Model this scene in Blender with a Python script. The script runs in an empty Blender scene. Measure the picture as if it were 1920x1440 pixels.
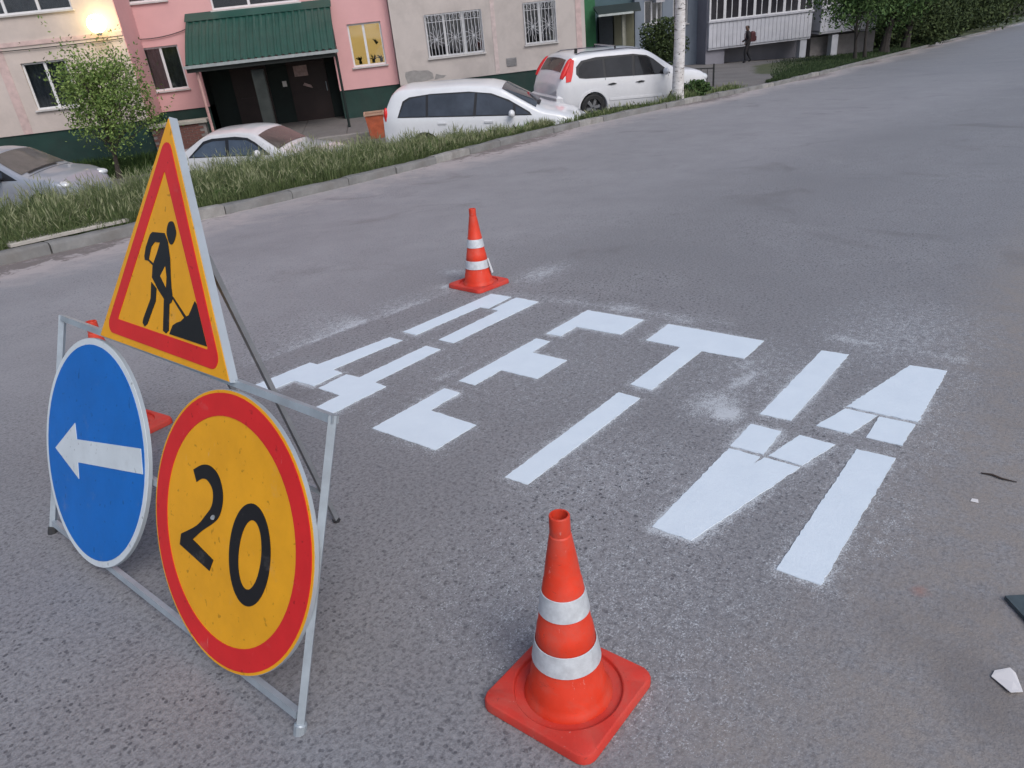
import bpy, bmesh, math, random
import numpy as np
from mathutils import Matrix, Vector, Euler
random.seed(7); rng = np.random.default_rng(11)
scn = bpy.context.scene
col = scn.collection
rad = math.radians

# ------------------------------------------------------------------ camera
CZ = 1.6
R = [[0.98067815, -0.16256605, 0.10882391], [-0.17251904, -0.45639289, 0.8728933], [-0.09223636, -0.87480158, -0.47562028]]
cam_d = bpy.data.cameras.new('camera'); cam = bpy.data.objects.new('camera', cam_d); col.objects.link(cam)
cam_d.sensor_width = 36.0; cam_d.lens = 1400 / 1920 * 36; cam_d.clip_start = 0.05; cam_d.clip_end = 2000
scn.cycles.use_adaptive_sampling = True; scn.cycles.adaptive_threshold = .02; scn.cycles.max_bounces = 5; scn.cycles.diffuse_bounces = 2; scn.cycles.glossy_bounces = 2; scn.cycles.transparent_max_bounces = 8
m = Matrix(((R[0][0], -R[0][1], -R[0][2], 0), (R[1][0], -R[1][1], -R[1][2], 0), (R[2][0], -R[2][1], -R[2][2], CZ), (0, 0, 0, 1)))
cam.matrix_world = m
scn.camera = cam
# ------------------------------------------------------------------ light
SUN_EL, SUN_AZ = 48.0, 158.0
w = bpy.data.worlds.new('World'); scn.world = w; w.use_nodes = True
nt = w.node_tree; nt.nodes.clear()
sky = nt.nodes.new('ShaderNodeTexSky'); sky.sky_type = 'NISHITA'; sky.sun_disc = False
sky.sun_elevation = rad(SUN_EL); sky.sun_rotation = rad(SUN_AZ); sky.air_density = 1.0; sky.dust_density = 3.0; sky.ozone_density = 1.0
hs = nt.nodes.new('ShaderNodeHueSaturation'); hs.inputs['Saturation'].default_value = 1.0
bg = nt.nodes.new('ShaderNodeBackground'); bg.inputs['Strength'].default_value = 0.12
wo = nt.nodes.new('ShaderNodeOutputWorld')
nt.links.new(sky.outputs[0], hs.inputs['Color']); nt.links.new(hs.outputs[0], bg.inputs[0]); nt.links.new(bg.outputs[0], wo.inputs[0])
sd = bpy.data.lights.new('sun', 'SUN'); sd.energy = 1.3; sd.angle = rad(36); sd.color = (0.96, 0.98, 1.0)
so = bpy.data.objects.new('sun', sd); col.objects.link(so)
_az = rad(SUN_AZ); _el = rad(SUN_EL)
_dir = Vector((math.sin(_az) * math.cos(_el), math.cos(_az) * math.cos(_el), math.sin(_el)))
so.rotation_euler = _dir.to_track_quat('Z', 'Y').to_euler()
scn.view_settings.view_transform = 'Standard'; scn.view_settings.look = 'None'
scn.view_settings.exposure = 0.2; scn.view_settings.gamma = 1.0; scn.view_settings.use_curve_mapping = False

# ------------------------------------------------------------------ frames
D0 = 1.55
N = np.array([0.03602798, 0.07391898, 0.99661325]); S = np.array([0.73306618, 0.67582712, -0.07662686]); V = -np.array([0.67920244, -0.73334418, 0.02983882])
O = -D0 * N + np.array([0, 0, CZ])
def rp(s, v, h=0.0): return O + s * S + v * V + h * N
def rmat(s, v, h=0.0, yaw=0.0):
    c, q = math.cos(yaw), math.sin(yaw); a = c * S + q * V; b = -q * S + c * V; p = rp(s, v, h)
    return Matrix(((a[0], b[0], N[0], p[0]), (a[1], b[1], N[1], p[1]), (a[2], b[2], N[2], p[2]), (0, 0, 0, 1)))
_A = np.linalg.inv(np.array([[S[0], V[0]], [S[1], V[1]]]))
def sv_of(x, y):
    return _A @ np.array([np.asarray(x) - O[0], np.asarray(y) - O[1]])
def zplane(x, y): return CZ - (D0 + N[0] * x + N[1] * y) / N[2]
KS = [-80, 0, 4.7, 6.5, 8.2, 10.5, 12.9, 15.2, 19.7, 23, 26, 33, 42, 62, 98, 171, 420]
KV = [8.2, 8.36, 8.36, 8.36, 8.5, 8.82, 9.1, 9.15, 9.12, 9.0, 8.95, 9.3, 9.85, 11.2, 13.3, 17.8, 30]
def vk(s):
    s = np.asarray(s, float)
    return (np.interp(s - .8, KS, KV) + np.interp(s, KS, KV) + np.interp(s + .8, KS, KV)) / 3
def sst(a, b, x):
    t = np.clip((np.asarray(x, float) - a) / (b - a), 0, 1); return t * t * (3 - 2 * t)
def terr_sd(s, dv):
    s = np.asarray(s, float); dv = np.asarray(dv, float); v = vk(s) + dv
    x = O[0] + s * S[0] + v * V[0]; y = O[1] + s * S[1] + v * V[1]; zr = O[2] + s * S[2] + v * V[2]
    zk = O[2] + s * S[2] + vk(s) * V[2] + 0.09
    yard = -2.15 + 0.07 * np.clip(x, -3.2, 0)
    bl = sst(17, 26, s)
    yard = yard * (1 - bl) + (zplane(x, y) + 0.14 + 0.012 * np.clip(dv, 0, 25)) * bl
    w1 = 1.5 - 1.2 * sst(7, 12.5, s); ln = 2.2 - 1.6 * sst(7, 12.5, s)
    k = sst(0, 1, (dv - w1) / ln)
    z = zk * (1 - k) + yard * k
    return x, y, z
def terr(x, y):
    s, v = sv_of(x, y); return float(terr_sd(s, max(0.0, float(v - vk(s))))[2])

# ------------------------------------------------------------------ materials
def _n(t, ty, **kw):
    n = t.nodes.new(ty)
    for k, val in kw.items(): setattr(n, k, val)
    return n
def newmat(name):
    mm = bpy.data.materials.new(name); mm.use_nodes = True; t = mm.node_tree
    b = next(n for n in t.nodes if n.type == 'BSDF_PRINCIPLED'); return mm, t, b
def coords(t, scale=(1, 1, 1), kind='Object'):
    tc = _n(t, 'ShaderNodeTexCoord'); mp = _n(t, 'ShaderNodeMapping'); mp.inputs['Scale'].default_value = scale
    t.links.new(tc.outputs[kind], mp.inputs[0]); return mp.outputs[0]
def noise(t, vec, scale, detail=4, rough=.55, dist=0):
    n = _n(t, 'ShaderNodeTexNoise'); n.inputs['Scale'].default_value = scale; n.inputs['Detail'].default_value = detail
    n.inputs['Roughness'].default_value = rough; n.inputs['Distortion'].default_value = dist
    if vec is not None: t.links.new(vec, n.inputs['Vector'])
    return n.outputs['Fac']
def ramp(t, fac, a, b, ca=(0, 0, 0, 1), cb=(1, 1, 1, 1)):
    r = _n(t, 'ShaderNodeValToRGB'); e = r.color_ramp.elements; e[0].position = a; e[1].position = b; e[0].color = ca; e[1].color = cb
    t.links.new(fac, r.inputs[0]); return r.outputs[0]
def mixc(t, fac, a, b, mode='MIX'):
    n = _n(t, 'ShaderNodeMix', data_type='RGBA', blend_type=mode)
    for sock, val in ((n.inputs[0], fac), (n.inputs[6], a), (n.inputs[7], b)):
        if hasattr(val, 'links') or isinstance(val, bpy.types.NodeSocket): t.links.new(val, sock)
        elif isinstance(val, (int, float)): sock.default_value = val
        else: sock.default_value = (*val[:3], 1)
    return n.outputs[2]
def math_(t, op, a, b=0.0, clamp=False):
    n = _n(t, 'ShaderNodeMath', operation=op, use_clamp=clamp)
    for sock, val in ((n.inputs[0], a), (n.inputs[1], b)):
        if isinstance(val, bpy.types.NodeSocket): t.links.new(val, sock)
        else: sock.default_value = val
    return n.outputs[0]
def bump(t, b, hgt, strength=.3, dist=.01):
    n = _n(t, 'ShaderNodeBump'); n.inputs['Strength'].default_value = strength; n.inputs['Distance'].default_value = dist
    t.links.new(hgt, n.inputs['Height']); t.links.new(n.outputs[0], b.inputs['Normal'])
MC = {}
def mat(name, c, rough=.6, metal=0.0, var=.15, scale=6.0, bmp=0.0, dirt=None, dirt_amt=.4, dirt_scale=2.0, coat=0.0, spec=.5, kind='Object'):
    if name in MC: return MC[name]
    mm, t, b = newmat(name); vec = coords(t, kind=kind)
    n1 = noise(t, vec, scale, 5, .6)
    lo = tuple(x * (1 - var) for x in c); hi = tuple(min(1, x * (1 + var)) for x in c)
    cc = mixc(t, ramp(t, n1, .3, .7), lo, hi)
    if dirt:
        n2 = noise(t, vec, dirt_scale, 6, .7, .3)
        f = math_(t, 'MULTIPLY', ramp(t, n2, .45, .7), dirt_amt)
        cc = mixc(t, f, cc, dirt)
    t.links.new(cc, b.inputs['Base Color'])
    b.inputs['Roughness'].default_value = rough; b.inputs['Metallic'].default_value = metal
    b.inputs['Coat Weight'].default_value = coat; b.inputs['Coat Roughness'].default_value = .08; b.inputs['Specular IOR Level'].default_value = spec
    if bmp: bump(t, b, noise(t, vec, scale * 6, 6, .7), bmp, .01)
    MC[name] = mm; return mm
def emat(name, c, strength):
    mm, t, b = newmat(name); b.inputs['Base Color'].default_value = (*c, 1); b.inputs['Emission Color'].default_value = (*c, 1); b.inputs['Emission Strength'].default_value = strength
    MC[name] = mm; return mm
def glassmat(name, tint=(.75, .8, .82), refl=1.0):
    mm, t, b = newmat(name); t.nodes.remove(b)
    out = next(n for n in t.nodes if n.type == 'OUTPUT_MATERIAL')
    tr = _n(t, 'ShaderNodeBsdfTransparent'); tr.inputs[0].default_value = (*tint, 1)
    gl = _n(t, 'ShaderNodeBsdfGlossy'); gl.inputs['Roughness'].default_value = .04
    fr = _n(t, 'ShaderNodeFresnel'); fr.inputs['IOR'].default_value = 1.55
    mx = _n(t, 'ShaderNodeMixShader'); f = math_(t, 'ADD', math_(t, 'MULTIPLY', fr.outputs[0], refl), .08, True)
    t.links.new(f, mx.inputs[0]); t.links.new(tr.outputs[0], mx.inputs[1]); t.links.new(gl.outputs[0], mx.inputs[2]); t.links.new(mx.outputs[0], out.inputs[0])
    MC[name] = mm; return mm
def attrmat(name, c1, c2, rough=.6, c3=None, trans=0.0):
    """colour varied by the per-vertex float attribute 'rnd'"""
    mm, t, b = newmat(name); a = _n(t, 'ShaderNodeAttribute'); a.attribute_name = 'rnd'
    r = _n(t, 'ShaderNodeValToRGB'); e = r.color_ramp.elements; e[0].color = (*c1, 1); e[1].color = (*c2, 1)
    if c3: e.new(.88).color = (*c2, 1); e[-1].color = (*c3, 1)
    t.links.new(a.outputs['Fac'], r.inputs[0]); t.links.new(r.outputs[0], b.inputs['Base Color']); b.inputs['Roughness'].default_value = rough
    b.inputs['Specular IOR Level'].default_value = .25
    MC[name] = mm; return mm

# ------------------------------------------------------------------ mesh helpers
class MB:
    def __init__(self): self.v = []; self.f = []
    def add(self, vs, fs):
        o = len(self.v); self.v += [tuple(map(float, p)) for p in vs]; self.f += [tuple(i + o for i in f) for f in fs]; return self
    def box(self, x0, x1, y0, y1, z0, z1):
        return self.add([(x0, y0, z0), (x1, y0, z0), (x1, y1, z0), (x0, y1, z0), (x0, y0, z1), (x1, y0, z1), (x1, y1, z1), (x0, y1, z1)],
                        [(0, 3, 2, 1), (4, 5, 6, 7), (0, 1, 5, 4), (1, 2, 6, 5), (2, 3, 7, 6), (3, 0, 4, 7)])
    def cbox(self, x0, x1, y0, y1, z0, z1, c=.01):
        """box with chamfered upper edges"""
        a = [(x0, y0, z0), (x1, y0, z0), (x1, y1, z0), (x0, y1, z0), (x0, y0, z1 - c), (x1, y0, z1 - c), (x1, y1, z1 - c), (x0, y1, z1 - c),
             (x0 + c, y0 + c, z1), (x1 - c, y0 + c, z1), (x1 - c, y1 - c, z1), (x0 + c, y1 - c, z1)]
        return self.add(a, [(0, 3, 2, 1), (8, 9, 10, 11), (0, 1, 5, 4), (1, 2, 6, 5), (2, 3, 7, 6), (3, 0, 4, 7), (4, 5, 9, 8), (5, 6, 10, 9), (6, 7, 11, 10), (7, 4, 8, 11)])
    def tube(self, pts, rs, n=8, sq=False, caps=True):
        pts = [Vector(p) for p in pts]
        if not hasattr(rs, '__len__'): rs = [rs] * len(pts)
        vs = []; fs = []; up0 = Vector((0, 0, 1)); n = 4 if sq else n
        u = None
        for i, p in enumerate(pts):
            d = (pts[min(i + 1, len(pts) - 1)] - pts[max(i - 1, 0)]).normalized()
            if u is None: u = d.orthogonal().normalized() if abs(d.z) > .95 else d.cross(up0).normalized()
            u = (u - d * u.dot(d)).normalized(); v = d.cross(u)
            for k in range(n):
                a = 2 * math.pi * (k + (.5 if sq else 0)) / n; q = rs[i] * (1.414 if sq else 1)
                vs.append(p + u * math.cos(a) * q + v * math.sin(a) * q)
        for i in range(len(pts) - 1):
            for k in range(n): fs.append((i * n + k, i * n + (k + 1) % n, (i + 1) * n + (k + 1) % n, (i + 1) * n + k))
        if caps: fs.append(tuple(range(n - 1, -1, -1))); fs.append(tuple((len(pts) - 1) * n + k for k in range(n)))
        return self.add(vs, fs)
    def lathe(self, prof, n=32, center=(0, 0, 0), axis='z'):
        vs = []; fs = []
        for r, z in prof:
            for k in range(n):
                a = 2 * math.pi * k / n
                p = (r * math.cos(a), r * math.sin(a), z)
                if axis == 'y': p = (p[0], p[2], p[1])
                vs.append((p[0] + center[0], p[1] + center[1], p[2] + center[2]))
        for i in range(len(prof) - 1):
            for k in range(n):
                q = (i * n + k, i * n + (k + 1) % n, (i + 1) * n + (k + 1) % n, (i + 1) * n + k)
                fs.append(q if axis == 'z' else q[::-1])
        return self.add(vs, fs)
    def prism(self, poly, f, d0, d1):
        """poly in 2d; f(a,b,d)->3d; side walls and both caps; poly may be concave"""
        n = len(poly); ar = sum(poly[i][0] * poly[(i + 1) % n][1] - poly[(i + 1) % n][0] * poly[i][1] for i in range(n))
        if ar < 0: poly = poly[::-1]
        vs = [f(a, b, d0) for a, b in poly] + [f(a, b, d1) for a, b in poly]
        fs = [tuple(range(n - 1, -1, -1)), tuple(range(n, 2 * n))] + [(i, (i + 1) % n, n + (i + 1) % n, n + i) for i in range(n)]
        return self.add(vs, fs)
    def ring(self, outer, inner, f, d0, d1):
        n = len(outer)
        vs = [f(*p, d0) for p in outer] + [f(*p, d1) for p in outer] + [f(*p, d1) for p in inner] + [f(*p, d0) for p in inner]
        fs = []
        for i in range(n):
            j = (i + 1) % n
            for k in range(4): fs.append((k * n + i, k * n + j, ((k + 1) % 4) * n + j, ((k + 1) % 4) * n + i))
        return self.add(vs, fs)
    def mesh(self, name, mt, smooth=False, auto=None):
        me = bpy.data.meshes.new(name); me.from_pydata(self.v, [], self.f); me.validate()
        bm = bmesh.new(); bm.from_mesh(me); bmesh.ops.recalc_face_normals(bm, faces=bm.faces)
        if smooth:
            for f in bm.faces: f.smooth = True
            if auto:
                for e in bm.edges:
                    if len(e.link_faces) == 2 and e.calc_face_angle(0) > auto: e.smooth = False
        bm.to_mesh(me); bm.free()
        me.materials.append(mt); return me
    def build(self, name, mt, parent=None, smooth=False, auto=rad(35)):
        o = bpy.data.objects.new(name, self.mesh(name, mt, smooth, auto)); col.objects.link(o)
        if parent is not None: o.parent = parent
        return o
def tag(o, label=None, cat=None, group=None, kind=None):
    if label: o['label'] = label
    if cat: o['category'] = cat
    if group: o['group'] = group
    if kind: o['kind'] = kind
    return o
def empty(name, loc=None, mw=None, rz=0.0):
    o = bpy.data.objects.new(name, None); col.objects.link(o); o.empty_display_size = .1
    if mw is not None: o.matrix_world = mw
    else: o.location = loc; o.rotation_euler = (0, 0, rz)
    return o
def raw(name, vs, fs, mt, parent=None, attr=None, smooth=False):
    me = bpy.data.meshes.new(name); me.from_pydata([tuple(p) for p in np.asarray(vs, float).tolist()], [], [tuple(f) for f in np.asarray(fs).tolist()] if isinstance(fs, np.ndarray) else fs)
    me.materials.append(mt)
    if smooth: me.polygons.foreach_set('use_smooth', [True] * len(me.polygons))
    if attr:
        for k, a in attr.items():
            at = me.attributes.new(k, 'FLOAT', 'POINT'); at.data.foreach_set('value', np.asarray(a, np.float32))
    o = bpy.data.objects.new(name, me); col.objects.link(o)
    if parent is not None: o.parent = parent
    return o
def dup(o, parent=None):
    c = o.copy(); col.objects.link(c); c.parent = parent
    for ch in list(o.children): dup(ch, c)
    return c

# ================================================================== painted letters (shapes, used by the road's overspray too)
LT = {
 'd': [[(3.86, 3.30), (3.866, 3.125), (3.597, 3.108), (3.59, 3.18), (2.996, 3.196), (2.997, 3.308)],
       [(3.868, 3.083), (3.86, 2.888), (2.996, 2.886), (2.996, 3.005), (3.59, 3.02), (3.594, 3.078)],
       [(2.885, 3.315), (2.884, 3.2), (2.362, 3.225), (2.355, 3.14), (2.158, 3.137), (2.152, 3.295), (1.998, 3.305), (1.99, 3.44), (2.366, 3.432), (2.37, 3.365)],
       [(2.884, 3.004), (2.881, 2.884), (2.355, 2.873), (2.347, 2.778), (1.988, 2.778), (1.99, 2.91), (2.148, 2.912), (2.152, 3.09), (2.354, 3.1), (2.359, 3.003)]],
 'e': [[(3.855, 2.497), (3.85, 2.09), (3.564, 2.086), (3.563, 2.39), (3.386, 2.384), (3.38, 2.483)],
       [(3.285, 2.489), (3.284, 2.392), (3.095, 2.38), (3.09, 2.143), (2.808, 2.139), (2.81, 2.378), (2.588, 2.374), (2.59, 2.486)],
       [(2.481, 2.489), (2.479, 2.381), (2.256, 2.375), (2.248, 2.077), (1.976, 2.08), (1.977, 2.482)]],
 't': [[(3.848, 1.921), (3.834, 1.336), (3.546, 1.334), (3.542, 1.57), (2.973, 1.568), (2.978, 1.688), (3.544, 1.695), (3.55, 1.912)],
       [(2.868, 1.69), (2.86, 1.57), (1.958, 1.569), (1.953, 1.68)]],
 'i': [[(3.834, 1.03), (3.842, .894), (2.977, .895), (2.973, 1.031)],
       [(3.835, .606), (3.841, .444), (3.22, .445), (3.228, .736)],
       [(3.205, .734), (3.199, .6), (2.978, .652), (2.983, .79)],
       [(3.195, .591), (3.193, .449), (2.976, .451), (2.978, .589)],
       [(2.864, 1.029), (2.861, .897), (2.637, .888), (2.636, 1.028)],
       [(2.867, .821), (2.856, .676), (2.629, .732), (2.637, .868)],
       [(2.614, 1.025), (2.612, .892), (2.545, .893), (2.614, .878), (2.611, .735), (1.96, .882), (1.962, 1.029)],
       [(2.861, .594), (2.862, .45), (1.96, .456), (1.961, .593)]]}
def seg_dist(px, py, poly):
    d = np.full(px.shape, 9.0); n = len(poly); inside = np.zeros(px.shape, bool)
    for i in range(n):
        ax, ay = poly[i]; bx, by = poly[(i + 1) % n]; ex, ey = bx - ax, by - ay
        t = np.clip(((px - ax) * ex + (py - ay) * ey) / (ex * ex + ey * ey), 0, 1)
        d = np.minimum(d, np.hypot(px - ax - t * ex, py - ay - t * ey))
        cr = ((ay > py) != (by > py)) & (px < (bx - ax) * (py - ay) / (by - ay + 1e-12) + ax); inside ^= cr
    return np.where(inside, 0, d)

# ================================================================== ROAD
def road_material():
    mm, t, b = newmat('asphalt'); vec = coords(t)
    at = lambda nme: (lambda a: (setattr(a, 'attribute_name', nme), a.outputs['Fac'])[1])(_n(t, 'ShaderNodeAttribute'))
    kd, spray, sand, worn = at('kerb_dust'), at('spray'), at('sand'), at('worn')
    big = noise(t, vec, .55, 3, .6, .4); mid = noise(t, vec, 4.5, 3, .65); fine = noise(t, vec, 110, 1, .7); gr = noise(t, vec, 62, 2, .8)
    c = mixc(t, ramp(t, big, .3, .72), (.205, .205, .215), (.315, .314, .326))
    c = mixc(t, ramp(t, mid, .3, .75), c, (.235, .230, .240)); 
    c = mixc(t, math_(t, 'MULTIPLY', ramp(t, gr, .42, .70), .80), c, (.092, .090, .098))
    c = mixc(t, math_(t, 'MULTIPLY', ramp(t, fine, .52, .8), .55), c, (.34, .335, .345))
    vo = _n(t, 'ShaderNodeTexVoronoi'); vo.inputs['Scale'].default_value = 70; vo.inputs['Randomness'].default_value = 1
    mp2 = _n(t, 'ShaderNodeMapping'); tc2 = _n(t, 'ShaderNodeTexCoord'); t.links.new(tc2.outputs['Object'], mp2.inputs[0])
    wob = _n(t, 'ShaderNodeVectorMath', operation='ADD'); nz = _n(t, 'ShaderNodeTexNoise'); nz.inputs['Scale'].default_value = 60
    sc_ = _n(t, 'ShaderNodeVectorMath', operation='SCALE'); sc_.inputs['Scale'].default_value = .012
    t.links.new(tc2.outputs['Object'], nz.inputs['Vector']); t.links.new(nz.outputs['Color'], sc_.inputs[0]); t.links.new(tc2.outputs['Object'], wob.inputs[0]); t.links.new(sc_.outputs[0], wob.inputs[1])
    t.links.new(wob.outputs[0], vo.inputs['Vector'])
    sep = _n(t, 'ShaderNodeSeparateColor'); t.links.new(vo.outputs['Color'], sep.inputs[0])
    rnd = sep.outputs[0]
    # pits: some cells carry a dark hole of varying size
    rad_ = math_(t, 'MULTIPLY', math_(t, 'SUBTRACT', rnd, .60, True), 1.45)
    pit = ramp(t, math_(t, 'SUBTRACT', rad_, vo.outputs['Distance']), -.03, .10)
    lite = math_(t, 'MULTIPLY', ramp(t, math_(t, 'SUBTRACT', math_(t, 'MULTIPLY', math_(t, 'SUBTRACT', sep.outputs[1], .75, True), 1.7), vo.outputs['Distance']), -.02, .05), .35)
    c = mixc(t, lite, c, (.36, .345, .34))
    patch = ramp(t, big, .28, .62)
    keep = math_(t, 'MULTIPLY', math_(t, 'SUBTRACT', 1.0, math_(t, 'MULTIPLY', sand, .72)), patch)
    c = mixc(t, math_(t, 'MULTIPLY', pit, math_(t, 'MULTIPLY', keep, .85)), c, (.035, .034, .042))
    c = mixc(t, math_(t, 'MULTIPLY', worn, ramp(t, noise(t, vec, 1.7, 4, .65), .1, .8)), c, (.345, .338, .355))
    # dust and sand
    sn = noise(t, vec, 9, 3, .75)
    sandm = math_(t, 'MULTIPLY', sand, ramp(t, sn, .25, .65), True)
    c = mixc(t, math_(t, 'MULTIPLY', sandm, .85), c, (.262, .230, .205))
    kn = noise(t, vec, 3.2, 5, .72, .6)
    km = math_(t, 'MULTIPLY', ramp(t, math_(t, 'ADD', kd, math_(t, 'MULTIPLY', math_(t, 'SUBTRACT', kn, .5), 1.3)), .25, .8), .8)
    c = mixc(t, km, c, (.45, .395, .385))
    dk = math_(t, 'MULTIPLY', ramp(t, math_(t, 'ADD', kd, math_(t, 'MULTIPLY', math_(t, 'SUBTRACT', noise(t, vec, 5, 4, .75, 1.0), .5), 1.6)), 0.85, 1.2), .75)
    c = mixc(t, dk, c, (.11, .088, .080))
    # oil and water stains, hairline cracks
    st = ramp(t, noise(t, vec, .9, 3, .62, .8), .60, .74)
    c = mixc(t, math_(t, 'MULTIPLY', st, .42), c, (.115, .105, .103))
    rs = _n(t, 'ShaderNodeVectorMath', operation='DISTANCE'); t.links.new(vec, rs.inputs[0]); rs.inputs[1].default_value = (2.09, .21, 0)
    c = mixc(t, math_(t, 'MULTIPLY', math_(t, 'SUBTRACT', 1, ramp(t, math_(t, 'ADD', rs.outputs['Value'], math_(t, 'MULTIPLY', noise(t, vec, 40, 3), .03)), .022, .05)), .5), c, (.30, .15, .12))
    # paint overspray: fine dots that thin out away from the stencil
    sp = noise(t, vec, 150, 2, .9); sp2 = noise(t, vec, 26, 3, .75)
    thr = math_(t, 'ADD', math_(t, 'MULTIPLY', math_(t, 'SUBTRACT', sp, .5), 3.2), math_(t, 'MULTIPLY', math_(t, 'SUBTRACT', sp2, .5), 1.6))
    sm = ramp(t, math_(t, 'ADD', math_(t, 'SUBTRACT', spray, .31), thr), .0, .50)
    sm = math_(t, 'MULTIPLY', sm, ramp(t, spray, .01, .10))
    c = mixc(t, math_(t, 'MULTIPLY', sm, .66), c, (.66, .70, .74))
    t.links.new(c, b.inputs['Base Color']); b.inputs['Roughness'].default_value = .62; b.inputs['Specular IOR Level'].default_value = .6
    hh = math_(t, 'ADD', math_(t, 'MULTIPLY', gr, .6), math_(t, 'MULTIPLY', fine, .5))
    bump(t, b, hh, .55, .006)
    return mm
ss = np.unique(np.concatenate([np.linspace(-80, -4, 20), np.linspace(-4, 1.4, 28), np.linspace(1.4, 5.0, 145), np.linspace(5, 26, 85), np.linspace(26, 60, 40), np.linspace(60, 420, 60)]))
vs1 = np.unique(np.concatenate([np.linspace(-90, -2, 14), np.linspace(-2, 0, 14), np.linspace(0, 4.2, 169), np.linspace(4.2, 7.2, 22)]))
fr = np.linspace(0, 1, 12)[1:]
gs, gv = np.meshgrid(ss, vs1, indexing='ij')
gv2 = 7.2 + (vk(ss)[:, None] + .02 - 7.2) * fr[None, :]
gs = np.concatenate([gs, np.repeat(ss[:, None], len(fr), 1)], 1); gv = np.concatenate([gv, gv2], 1)
ni, nj = gs.shape
idx = np.arange(ni * nj).reshape(ni, nj)
faces = np.stack([idx[:-1, :-1], idx[1:, :-1], idx[1:, 1:], idx[:-1, 1:]], -1).reshape(-1, 4)
ps, pv = gs.ravel(), gv.ravel()
kdv = vk(ps) - pv
kerb_dust = np.clip(1.25 - kdv / 1.15, 0, 1.25) * (.75 + .25 * np.sin(ps * .7))
spray = np.zeros_like(ps); near = (ps > 1.2) & (ps < 5.2) & (pv > -.2) & (pv < 4.3)
qs, qv = ps[near], pv[near]; sp_ = np.zeros(qs.shape)
for k, polys in LT.items():
    for i, poly in enumerate(polys):
        dd = seg_dist(qs, qv, poly); amt = (.55, .8, .65, .9)[(i + len(k)) % 4]
        side = .55 + .45 * np.sin(qs * 5.1 + i * 2.2 + qv * 3.7)
        sp_ = np.maximum(sp_, amt * side * np.exp(-dd / .018) + .16 * np.exp(-dd / .09))
def blob(cs, cv, rs_, rv, a, ang=0):
    c_, q_ = math.cos(ang), math.sin(ang); ds = (qs - cs) * c_ + (qv - cv) * q_; dv = -(qs - cs) * q_ + (qv - cv) * c_
    global sp_; sp_ = np.maximum(sp_, a * np.exp(-(ds / rs_) ** 2 - (dv / rv) ** 2))
blob(2.91, 1.16, .085, .075, 1.2); blob(2.98, 1.24, .16, .13, .72); blob(3.3, 1.235, .20, .05, .75, -.15); blob(3.48, 1.30, .12, .06, .55)
def strip(s0, v0, s1, v1, wid, a, one=0):
    global sp_
    L = math.hypot(s1 - s0, v1 - v0); ex, ey = (s1 - s0) / L, (v1 - v0) / L; u_ = (qs - s0) * ex + (qv - v0) * ey; n_ = -(qs - s0) * ey + (qv - v0) * ex
    m_ = sst(-.12, .06, u_) * (1 - sst(L - .06, L + .12, u_))
    p_ = np.where(n_ * (one or 1) >= 0, np.exp(-np.abs(n_) / wid), np.exp(-np.abs(n_) / (.012 if one else wid)))
    sp_ = np.maximum(sp_, a * m_ * p_ * (.75 + .25 * np.sin(u_ * 9 + v0)))
strip(2.2, 3.735, 3.85, 3.60, .13, .66, 1); strip(2.5, 3.72, 3.05, 3.68, .20, .85, 1)
strip(3.93, 3.2, 4.02, 1.6, .06, .46, 0); strip(4.06, 1.05, 4.03, .40, .06, .75, 0); strip(3.9, .36, 2.2, .36, .08, .22, 0)
strip(2.1, 2.62, 2.9, 2.60, .02, .40, 0); blob(2.62, 2.6, .1, .05, .5)
blob(3.98, 2.3, .10, .16, .62); blob(3.95, 1.88, .05, .12, .55); blob(4.45, 3.28, .30, .14, .55); blob(4.2, 3.95, .08, .10, .5); blob(3.86, 3.72, .06, .08, .75)
blob(4.25, .75, .55, .40, .33); blob(2.2, 1.35, .4, .4, .22); blob(1.5, 1.0, .6, .6, .20); blob(3.4, 1.2, .5, .35, .28); blob(3.0, 2.3, .8, .8, .16)
spray[near] = sp_
sand = np.clip(1 - (pv - .12) / .55, 0, 1) * sst(-1.5, .3, ps + 1) 
sand = sand * (0.55 + .45 * sst(-.6, .1, -pv + .3)) + .75 * np.exp(-((ps - 5.6) / 1.0) ** 2 - ((pv + .1) / .55) ** 2)
sand = np.clip(sand + .45 * np.exp(-((ps - 1.25) / .35) ** 2 - ((pv - .55) / .22) ** 2), 0, 1)
worn = .62 * sst(3.3, 5.2, pv + .12 * ps * (ps > 0) * .6) * (1 - sst(16, 34, ps)) * sst(.2, 1.6, ps + .6 * pv - 1.5)
road = raw('road', np.stack([ps, pv, np.zeros_like(ps)], 1), faces, road_material(), attr=dict(kerb_dust=kerb_dust, spray=spray, sand=sand, worn=worn))
road.matrix_world = rmat(0, 0); tag(road, kind='structure')

# ================================================================== YARD GROUND
def ground_material():
    mm, t, b = newmat('yard_ground'); vec = coords(t)
    at = _n(t, 'ShaderNodeAttribute'); at.attribute_name = 'green'
    c = mixc(t, ramp(t, noise(t, vec, .8, 6, .6), .3, .7), (.125, .115, .11), (.19, .178, .172))
    c = mixc(t, math_(t, 'MULTIPLY', ramp(t, noise(t, vec, 14, 6, .7), .45, .75), .4), c, (.08, .072, .066))
    g = mixc(t, ramp(t, noise(t, vec, 3, 5, .6), .35, .7), (.045, .06, .022), (.085, .088, .045))
    gm = ramp(t, math_(t, 'ADD', at.outputs['Fac'], math_(t, 'MULTIPLY', math_(t, 'SUBTRACT', noise(t, vec, 1.6, 6, .65), .5), .9)), .4, .62)
    c = mixc(t, gm, c, g); t.links.new(c, b.inputs['Base Color']); b.inputs['Roughness'].default_value = .9
    bump(t, b, noise(t, vec, 20, 7, .7), .5, .03); return mm
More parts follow.
